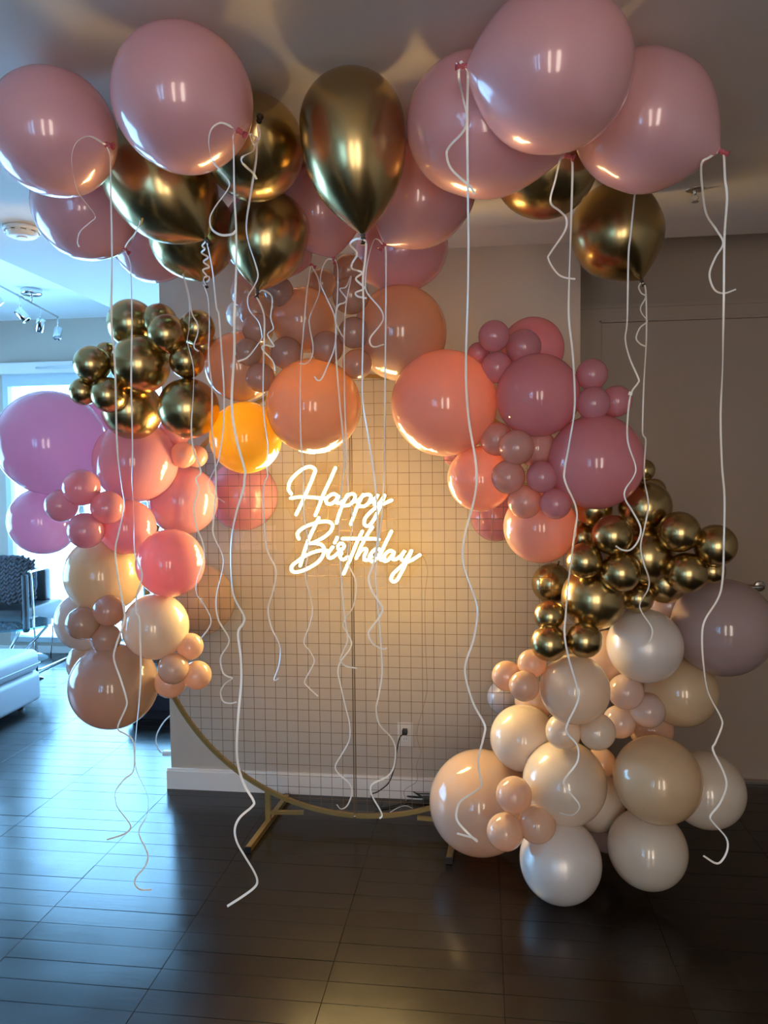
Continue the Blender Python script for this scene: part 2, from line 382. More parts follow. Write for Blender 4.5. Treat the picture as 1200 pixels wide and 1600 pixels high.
# ------------------------------------------------------------------ balloons
def profile(L, n=26):
    out = []
    for k in range(n+1):
        u = math.pi*k/n; s = -math.cos(u)
        if s <= 0: out.append((math.sqrt(max(0, 1-s*s)), s))
        else:
            q = s; a = q*L
            r = math.cos(math.pi/2*min(1, q)**1.45)**0.92
            if L < 1.25:
                sph = math.sqrt(max(0, 1-q*q)); w = (L-1)/0.25; r = r*w + sph*(1-w)
            out.append((max(r, 0.035), a))
    out[0] = (0, -1)
    return out
body_cache = {}
def body_mesh(L, mat, big):
    key = (round(L, 2), mat, big)
    if key not in body_cache:
        bm = bmesh.new(); pr = profile(L, 30 if big else 20); pr.append((0, L)); lathe(bm, pr, 56 if big else 32)
        me = mesh('balloon', bm, True); me.materials.append(M[mat]); body_cache[key] = me
    return body_cache[key]
knot_cache = {}
def knot_mesh(mat):
    if mat not in knot_cache:
        bm = bmesh.new()
        lathe(bm, [(0.0, -0.004), (0.0065, -0.004), (0.0075, 0.0), (0.0045, 0.003), (0.0065, 0.006), (0.0068, 0.009), (0.004, 0.011), (0.0045, 0.014), (0.0085, 0.021), (0.0095, 0.022), (0.0080, 0.0215), (0.003, 0.013), (0, 0.013)], 14)
        me = mesh('knot', bm, True); me.materials.append(M[mat]); knot_cache[mat] = me
    return knot_cache[mat]
KN = dict(gold='goldknot')
def put_balloon(c, R, axis, L, mat, label, group, stretch=None):
    me = body_mesh(L, mat, R > 0.1)
    o = bpy.data.objects.new('balloon', me); COL.objects.link(o)
    tag(o, label, 'balloon', group)
    o.matrix_world = axis_matrix(axis, c) @ Matrix.Diagonal((R, R, R, 1))
    if stretch: o.matrix_world = Matrix.Translation(c) @ Matrix.Diagonal((stretch[0], stretch[1], stretch[2], 1)) @ Matrix.Translation(-c) @ o.matrix_world
    k = bpy.data.objects.new('knot', knot_mesh(KN.get(mat, 'pinkknot' if mat in ('pink', 'rose', 'coral', 'orchid') else mat)))
    COL.objects.link(k); k.parent = o
    ks = (0.62 if R < .1 else 1.0)/R
    k.matrix_local = Matrix.Translation((0, 0, L)) @ Matrix.Diagonal((ks, ks, ks, 1))
    return o

# garland tables: x, y, radius in the photograph's frame, material, label; front ones first
LG = 'balloons of the left garland'; TG = 'balloons of the top garland'; RG = 'balloons of the right garland'
GARLAND = {
 LG: (2.80, [
  (261, 522, 30, 'gold', 'small gold balloon with a bright warm glint, front top of the left gold cluster'),
  (144, 569, 28, 'gold', 'leftmost gold balloon, sticking out in front of the window at the upper left'),
  (170, 617, 27, 'gold', 'small gold balloon right above the big rose balloon, low in the left gold cluster'),
  (219, 569, 45, 'gold', 'largest gold balloon at the centre of the left gold cluster'),
  (294, 638, 47, 'gold', 'large gold balloon beside the amber balloon, bottom right of the left gold cluster'),
  (292, 564, 26.5, 'gold', 'small gold balloon squeezed between the two largest gold ones on the left'),
  (308, 512, 27, 'gold', 'small gold balloon at the top right end of the left gold cluster'),
  (130, 612, 21, 'gold', 'small gold balloon with pink reflection under the leftmost gold one'),
  (206, 640, 46, 'gold', 'reddish gold balloon half hidden over the rose balloon, bottom of left gold cluster'),
  (249, 501, 26, 'gold', 'gold balloon peeking out behind the one with the warm glint, left cluster'),
  (205, 505, 37, 'gold', 'highest gold balloon of the left gold cluster, against the blue ceiling'),
  (166, 553, 18, 'gold', 'sliver of a gold balloon behind the leftmost gold one'),
  (316, 540, 24, 'gold', 'brownish gold balloon in shade behind the right end of the left cluster'),
  (127, 762, 28, 'rose', 'small mauve pink balloon, top of the four small ones at the left edge'),
  (134, 829, 27.5, 'rose', 'small pink balloon, lowest of the four small ones at the left edge'),
  (168, 793, 25.5, 'rose', 'small pink balloon, rightmost of the four small ones at the left edge'),
  (96, 790, 25, 'rose', 'small pink balloon, leftmost of the four small ones at the left edge'),
  (211, 721, 64, 'rose', 'big rose balloon with a yellow glint just under the left gold cluster'),
  (266, 880, 53, 'rose', 'big pink balloon with a tall yellow glint, above the cream one on the left'),
  (199, 824, 43, 'rose', 'deep pink balloon behind the small pink ones in the left garland'),
  (79, 692, 81, 'orchid', 'very large orchid pink balloon at the left edge in front of the window'),
  (67, 814, 52, 'orchid', 'orchid pink balloon at the left edge under the very large one'),
  (286, 711, 20, 'coral', 'small coral balloon right of the big rose balloon, left of its twin'),
  (307, 713, 17, 'coral', 'tiny coral balloon beside the grid, right of its twin'),
  (286, 782, 54, 'rose', 'large salmon pink balloon between the rose one and the grid'),
  (272, 676, 24, 'rose', 'pink balloon peeking out below the large gold one on the left'),
  (152, 656, 30, 'orchid', 'bright lilac balloon glimpsed between gold and orchid ones at the left'),
  (129, 974, 25, 'nude', 'small beige balloon with a bright rim, leftmost of three on the left garland'),
  (170, 954, 24, 'nude', 'small beige balloon with a warm glint, top right of three on the left garland'),
  (165, 997, 23, 'nude', 'small beige balloon, lowest of three on the left garland'),
  (243, 979, 51, 'cream', 'big cream balloon with a yellow glint on the left garland'),
  (271, 1045, 23.5, 'peach', 'small peach balloon with a dark dimple where the ring emerges lower left'),
  (297, 1010, 20.5, 'peach', 'small peach balloon above its two twins beside the grid lower left'),
  (308, 1055, 22, 'peach', 'small peach balloon on the grid, rightmost of three lower left'),
  (162, 898, 60, 'honey', 'large peach balloon glowing orange on its right, mid left garland'),
  (133, 970, 46, 'blush', 'pale peach balloon behind three small beige ones, against the window'),
  (177, 1071, 67, 'nude', 'large beige balloon with shaded underside, lowest of the left garland'),
  (140, 1036, 34, 'nude', 'pale balloon peeking out at the left behind the lowest beige one'),
  (266, 1066, 24, 'peach', 'peach balloon mostly hidden behind the ring at the lower left'),
 ]),
 TG: (2.86, [
  (407, 590, 22.5, 'nude', 'small taupe balloon with a warm glint, lowest of the top left cluster'),
  (388, 550, 21, 'nude', 'small taupe balloon in front of the big taupe one, top cluster'),
  (448, 552, 25, 'nude', 'small taupe balloon left of the orange glow in the top cluster'),
  (511, 543, 25, 'nude', 'small taupe balloon right of the orange glow in the top cluster'),
  (558, 569, 23, 'nude', 'small taupe balloon with a bright lower rim beside the ring top'),
  (553, 520, 24, 'nude', 'small taupe balloon stacked above the one beside the ring top'),
  (403, 514, 24, 'nude', 'small taupe balloon upper left of the big pale one, top cluster'),
  (435, 455, 23, 'nude', 'small taupe balloon just under the gold teardrop tip'),
  (475, 500, 50, 'nude', 'large taupe balloon in the middle of the top cluster'),
  (375, 573, 54, 'nude', 'large taupe balloon left of the small ones in the top cluster'),
  (490, 635, 74, 'nude', 'very large balloon, dark taupe with yellow lit lower rim above the neon sign'),
  (384, 684, 56, 'amber', 'amber yellow balloon glowing left above the neon sign'),
  (503, 443, 23, 'nude', 'small taupe balloon highest in the top cluster under a pink helium knot'),
  (548, 462, 28, 'nude', 'small brownish balloon behind pink ribbons at the top of the cluster'),
  (545, 422, 24, 'nude', 'faint taupe balloon showing beside the pink helium balloon, top centre'),
  (400, 488, 26, 'nude', 'small taupe balloon partly hidden at the left of the top cluster'),
  (390, 457, 29, 'nude', 'rounded taupe balloon with a white rim at the upper left of the top cluster'),
  (377, 492, 23, 'pearl', 'pale balloon with a bluish white edge at the far left of the top cluster'),
  (625, 520, 73, 'nude', 'very large brown taupe balloon at the right of the top cluster'),
 ]),
 RG: (2.80, [
  (807, 699, 27, 'coral', 'small light coral balloon in front, right of the huge coral balloon'),
  (776, 686, 26, 'coral', 'small coral balloon tucked left behind the light front one'),
  (794, 745, 26, 'coral', 'small coral balloon with a yellow left rim under the light front one'),
  (847, 745, 24.5, 'rose', 'small mauve pink balloon left of the huge raspberry pink one'),
  (868, 787, 24, 'rose', 'small mauve pink balloon on top of the lowest coral balloon'),
  (820, 784, 26, 'coral', 'small coral balloon overlapping the lowest coral balloon at its top left'),
  (840, 618, 65, 'rose', 'large round pink balloon in the centre of the right pink cluster'),
  (772, 525, 24, 'rose', 'small pink balloon, topmost of the right pink cluster'),
  (776, 574, 24, 'rose', 'small pink balloon below the topmost one in the right pink cluster'),
  (818, 542, 27, 'rose', 'small pink balloon in front of the half hidden round one at upper right'),
  (927, 630, 25.5, 'rose', 'small pink balloon directly above the huge raspberry pink one'),
  (925, 585, 24, 'rose', 'small pink balloon, highest of three at the right of the pink cluster'),
  (963, 627, 24, 'rose', 'small pink balloon, rightmost of the pink cluster, crossed by a ribbon'),
  (694, 630, 83, 'coral', 'huge coral pink balloon with a yellow lower left glint beside the ring top'),
  (931, 722, 74, 'rose', 'huge raspberry pink balloon above the right gold cluster'),
  (844, 823, 57, 'coral', 'large coral peach balloon, lowest of the right pink cluster'),
  (750, 748, 51, 'coral', 'large coral peach balloon under the huge coral one, right of the sign'),
  (838, 700, 30, 'coral', 'orange lit balloon in the gap behind the small coral ones'),
  (832, 545, 49, 'rose', 'round pink balloon half hidden behind small ones at the top right'),
  (748, 552, 17, 'rose', 'tiny pink balloon at the left edge of the upper right pink cluster'),
  (858, 1005, 28, 'gold', 'gold balloon, lower left one of the bottom gold trio on the right'),
  (913, 1000, 27.5, 'gold', 'gold balloon, lower right one of the bottom gold trio on the right'),
  (859, 962, 24, 'gold', 'gold balloon, top one of the bottom gold trio on the right'),
  (913, 876, 27.5, 'gold', 'small gold balloon just above the largest yellow gold one'),
  (969, 894, 31, 'gold', 'gold balloon with a bright highlight, centre front of the right gold cluster'),
  (957, 836, 31, 'gold', 'gold balloon at the curled ribbon end in the right gold cluster'),
  (1061, 831, 31.5, 'gold', 'gold balloon left of the outermost one in the right gold cluster'),
  (1118, 852, 32, 'gold', 'outermost gold balloon at the far right of the gold cluster'),
  (1073, 895, 31.5, 'gold', 'gold balloon right above the big mauve balloon'),
  (928, 934, 50, 'gold', 'largest yellow gold balloon of the right gold cluster, beside the white one'),
  (1010, 869, 43, 'gold', 'large gold balloon in the middle of the right cluster behind smaller ones'),
  (1008, 792, 41, 'gold', 'large gold balloon emerging below the raspberry pink one'),
  (997, 934, 24, 'gold', 'small shaded gold balloon right of the largest yellow gold one'),
  (1039, 910, 32, 'gold', 'shaded gold balloon low in the right cluster above the mauve one'),
  (1112, 892, 21, 'gold', 'sliver of a gold balloon under the outermost one at the far right'),
  (928, 795, 28, 'gold', 'orange tinted gold balloon directly under the raspberry pink one'),
  (910, 840, 26, 'gold', 'orange tinted gold balloon right of the lowest coral balloon'),
  (1022, 766, 18, 'gold', 'small gold balloon at the top right of the right gold cluster'),
  (1006, 735, 17, 'gold', 'tiny dark gold balloon peeking out right of the raspberry pink one'),
  (1008, 1009, 57.5, 'pearl', 'large pearly white balloon under the right gold cluster'),
  (1130, 980, 76, 'mauve', 'very large mauve taupe balloon at the right edge'),
  (898, 1077, 54, 'cream', 'large pearly cream balloon under the bottom gold trio'),
  (819, 1072, 23.5, 'peach', 'small peach balloon with a dark dimple, front of three beside the grid'),
  (792, 1056, 23, 'peach', 'small peach balloon, leftmost of three beside the grid on the right'),
  (831, 1037, 22, 'peach', 'small peach balloon, topmost of three beside the grid on the right'),
  (933, 1143, 28, 'cream', 'small peach balloon between the big cream ones, right of its neighbour'),
  (880, 1143, 27, 'cream', 'small peach balloon above the white ribbon curl on the large white one'),
  (978, 1081, 27, 'blush', 'small pinkish beige balloon directly below the pearly white one'),
  (1012, 1110, 26.5, 'blush', 'small pinkish beige balloon, rightmost small one in the lower right garland'),
  (968, 1128, 25, 'blush', 'small pinkish beige balloon squeezed between three others, lower right'),
  (803, 1242, 27.5, 'peach', 'small peach balloon, top of the trio beside the big lower left one'),
  (789, 1300, 28, 'peach', 'small peach balloon, bottom left of the lower right trio'),
  (839, 1288, 28.5, 'peach', 'small peach balloon, bottom right of the lower right trio'),
  (882, 1224, 64.5, 'cream', 'large creamy white balloon with the curled ribbon end on it'),
  (817, 1153, 51, 'cream', 'large pale yellow cream balloon upper left of the creamy white one'),
  (750, 1254, 79, 'peach', 'very large peach balloon with a blue glint at the foot of the garland'),
  (1028, 1219, 66.5, 'honey', 'large honey coloured balloon in the lower right garland'),
  (876, 1346, 63, 'pearl', 'large white balloon, the lowest hanging one over the dark floor'),
  (1012, 1327, 60, 'cream', 'large off white balloon under the honey coloured one'),
  (1065, 1080, 55, 'honey', 'tan balloon under the very large mauve one at the right'),
  (939, 1192, 23, 'peach', 'small peach balloon behind the creamy white one, lower right'),
  (1104, 1235, 58, 'cream', 'dull beige balloon at the right behind the honey coloured one'),
  (930, 1252, 46, 'cream', 'shaded cream balloon between the creamy white and honey coloured ones'),
  (948, 1305, 26, 'mauve', 'dark mauve balloon in the gap above the floor between two white ones'),
  (1018, 1140, 33, 'peach', 'shaded peach balloon above the honey coloured one'),
  (835, 1095, 30, 'peach', 'shaded peach balloon behind the cream one beside the grid'),
  (955, 1025, 40, 'peach', 'orange brown balloon in the gap left of the pearly white one'),
  (1043, 945, 30, 'mauve', 'mauve balloon in shade behind the pearly white one'),
 ]),
}
BEHIND = [
  (380, 775, 54, 'rose', 'pink balloon behind the wire grid left of the neon sign', LG),
  (312, 938, 55, 'peach', 'tan orange balloon behind the wire grid at the left', LG),
  (775, 806, 40, 'rose', 'dusky pink balloon behind the wire grid right of the sign', RG),
  (707, 712, 15, 'rose', 'tiny pink balloon behind the grid under the huge coral one', RG),
  (788, 1090, 27, 'pearl', 'pale lilac balloon behind the grid at the lower right', RG),
  (862, 912, 31, 'gold', 'gold balloon seen through the right edge of the wire grid', RG),
]
RINGY = 3.35
RC = PY(560, 936, RINGY); RR = 0.985
def solve(front, items):
    res = []
    for (x, y, r, mat, lab) in items:
        # radius follows from distance; push back until it only just presses on what is in front of it
        Y = front + (0.04 if r > 40 else 0.0); k = 1.0 if r > 35 else 1.02
        inring = math.hypot(x-560, y-936) < 343-r*0.3
        for _ in range(80):
            c = PY(x, y, Y); R = r*depth(c)/F*k; need = 0
            for (x2, y2, r2, c2, R2) in res:
                dist = (c-c2).length; want = (R+R2)*0.86
                if dist < want: need = max(need, want-dist)
                if math.hypot(x-x2, y-y2) < 0.95*(r+r2):
                    need = max(need, c2.y+0.28*min(R, R2)+0.10*R-Y)
            if need <= 0.001: break
            Y += max(0.003, need*0.5)
            cap = RINGY-R*0.45 if inring else WY-R-0.03
            if Y > cap: Y = cap; break
        c = PY(x, y, Y); R = r*depth(c)/F*k
        res.append((x, y, r, c, R))
    return [(q[3], q[4]) for q in res]
ALLB = []
for grp, (front, items) in GARLAND.items():
    for (x, y, r, mat, lab), (c, R) in zip(items, solve(front, items)):
        # knots point into the garland: back and towards the ring
        v = Vector((c.x-RC.x, 0, c.z-RC.z)); v.normalize(); core = Vector((RC.x+v.x*RR*1.02, RINGY-0.05, RC.z+v.z*RR*1.02))
        ax = (core-c); ax = (ax.normalized()*0.6 + Vector((0.05, 0.8, 0))).normalized()
        L = 1.14 if R > .09 else 1.08
        put_balloon(c, R, ax, L, mat, lab, grp); ALLB.append((c, R, lab))
for (x, y, r, mat, lab, grp) in BEHIND:
    Yb = WY-0.15
    c = PY(x, y, Yb); R = r*depth(c)/F
    sy = min(1.0, 0.15/R)
    put_balloon(c, R, Vector((0.3 if x > 560 else -0.3, -0.05, 0.95)), 1.05, mat, lab, grp, stretch=(1, sy, 1))

# helium balloons: centre, radius, knot pixel, length/radius, sign of knot towards camera, material, label
HG = 'helium balloons under the ceiling'
HEL = {
 'H1': (82, 208, 94, (166, 226), 1.15, 'pink', 'big pink helium balloon at the top left edge, knot facing right'),
 'H2': (284, 155, 107, (372, 204), 1.15, 'pink', 'large pink helium balloon at the top left with the big ribbon loop'),
 'H3': (243, 275, 82, (322, 374), 1.6, 'gold', 'gold helium balloon with a bright yellow glint under the large pink one'),
 'H4': (396, 232, 78, (405, 189), 1.12, 'gold', 'round gold helium balloon whose dark knot faces the camera'),
 'H5': (550, 196, 82, (567, 368), 2.08, 'gold', 'gold teardrop helium balloon at the top centre hanging straight'),
 'H6': (133, 322, 80, (194, 388), 1.12, 'pink', 'pink helium balloon below the top left one, above the smoke alarm'),
 'H7': (236, 378, 60, (285, 425), 1.15, 'pink', 'pink helium balloon peeking out behind the two left gold ones'),
 'H8': (300, 362, 68, (320, 440), 1.2, 'gold', 'small gold helium teardrop hanging behind the glinting gold one'),
 'H9': (420, 362, 62, (403, 455), 1.52, 'gold', 'long gold helium teardrop under the round gold one, tip down'),
 'H10': (415, 368, 68, (485, 413), 1.2, 'pink', 'pink helium balloon half hidden behind the long gold teardrop'),
 'H11': (500, 325, 64, (521, 402), 1.2, 'pink', 'pink helium balloon between the gold teardrop and the round gold one'),
 'H12': (668, 295, 76, (600, 382), 1.5, 'pink', 'pink helium balloon right of the gold teardrop, tip lower left'),
 'H13': (632, 385, 68, (553, 428), 1.3, 'pink', 'lowest pink helium balloon, top centre above the brown taupe one'),
 'H14': (738, 195, 103, (884, 243), 1.5, 'pink', 'large pink helium balloon behind the highest one, tip pointing right'),
 'H15': (868, 112, 119, (728, 104), 1.22, 'pink', 'highest and largest pink helium balloon, knot at its left'),
 'H16': (1000, 189, 102, (1125, 236), 1.3, 'pink', 'large pink helium balloon at the top right, knot pointing right'),
 'H17': (850, 258, 80, (925, 262), 1.1, 'gold', 'gold helium balloon seen below the large pink ones at the top right'),
 'H18': (962, 358, 70, (1002, 438), 1.28, 'gold', 'gold helium balloon with copper reflection, rightmost gold one up high'),
 'H19': (985, 243, 48, (993, 291), 1.1, 'pink', 'pink helium balloon hidden behind the top right one, ribbon below'),
}
HPOS = {}
for k, (x, y, r, kp, L, mat, lab) in HEL.items():
    rr = ray(x, y); up = rr.z; d = (CZ-0.006-CH)/(up + r/F*1.0)
    if k == 'H7': d = min(d, 3.02)
    if k == 'H10': d = min(d, 2.98)
    if k == 'H13': d = 2.98
    if k == 'H8': d = 2.74
    if k == 'H9': d = 2.50
    c = CAM + rr*d; R = r*d/F
    # knot: on the line through its pixel, at distance L*R from the centre, on the camera's side
    kr = ray(*kp).normalized(); oc = CAM-c; b = kr.dot(oc); cc = oc.dot(oc)-(L*R)**2; disc = b*b-cc
    kt = -b-math.sqrt(disc) if disc > 0 else -b
    kw = CAM+kr*kt; ax = kw-c; Lr = ax.length/R
    if ax.z > 0.3*ax.length and k != 'H15': pass
    o = put_balloon(c, R, ax, Lr, mat, lab, HG)
    HPOS[k] = (o, c, R, kw, d)

# ribbons: world points from the traced curl, with the curl's own depth wave; flat strip with thickness
def ribbon(parent, name, pts, y0, y1, width=0.0054, curl=0.010, seed=0):
    n = len(pts); W3 = []
    cum = [0]
    for a, b in zip(pts, pts[1:]): cum.append(cum[-1]+math.hypot(b[0]-a[0], b[1]-a[1]))
    # resample finely along the traced curve, hang it in front of every balloon it crosses
    fine = [(p.x, p.y) for p in catmull([(x, y, 0) for x, y in pts], 4)]
    cum = [0]
    for p, q in zip(fine, fine[1:]): cum.append(cum[-1]+math.hypot(q[0]-p[0], q[1]-p[1]))
    D = []
    for i, (x, y) in enumerate(fine):
        f = cum[i]/cum[-1]; d = y0+(y1-y0)*min(1, f*2.2)
        if i: d += curl*math.sin(cum[i]/38.0+seed*1.7)*min(1, f*6)
        r = ray(x, y); rl = r.length; u = r/rl
        if cum[i] > 7:
            for c, R in SPH:
                oc = CAM-c; bb = u.dot(oc); q = bb*bb-oc.dot(oc)+(R+.004)**2
                if q > 0: d = min(d, (-bb-math.sqrt(q))/rl-.010)
        D.append(d)
    for k in range(len(D)):
        D[k] = min(D[j]+0.0022*abs(cum[j]-cum[k]) for j in range(max(0, k-60), min(len(D), k+60)))
    W3 = [CAM+ray(x, y)*d for (x, y), d in zip(fine, D)]
    P3 = catmull(W3, 2)
    bm = bmesh.new(); rows = []; rnd = random.Random(seed); ph = rnd.uniform(-.2, .2); s = 0
    for i, p in enumerate(P3):
        a = P3[max(0, i-1)]; b = P3[min(len(P3)-1, i+1)]; t = (b-a)
        if t.length < 1e-7: t = Vector((0, 0, 1))
        t.normalize(); s += (p-a).length
        view = Vector((0.15, 1, 0.0)); x = t.cross(view); x = Vector((1, 0, 0)) if x.length < .05 else x.normalized()
        y = t.cross(x).normalized(); ang = ph + 0.55*math.sin(s*7.0+seed) + 0.2*math.sin(s*19+seed*2)
        w = x*math.cos(ang)+y*math.sin(ang); h = t.cross(w)
        rows.append([bm.verts.new(p+w*(sx*width/2)+h*(sy*0.00025)) for sx, sy in ((-1, -1), (1, -1), (1, 1), (-1, 1))])
    for A, B in zip(rows, rows[1:]):
        for k in range(4): bm.faces.new((A[k], A[(k+1) % 4], B[(k+1) % 4], B[k]))
    bm.faces.new(rows[0][::-1]); bm.faces.new(rows[-1])
    me = mesh(name, bm, False); me.materials.append(M['ribbon'])
    o = bpy.data.objects.new(name, me); COL.objects.link(o); o.parent = parent
    o.matrix_parent_inverse = parent.matrix_world.inverted()
    return o
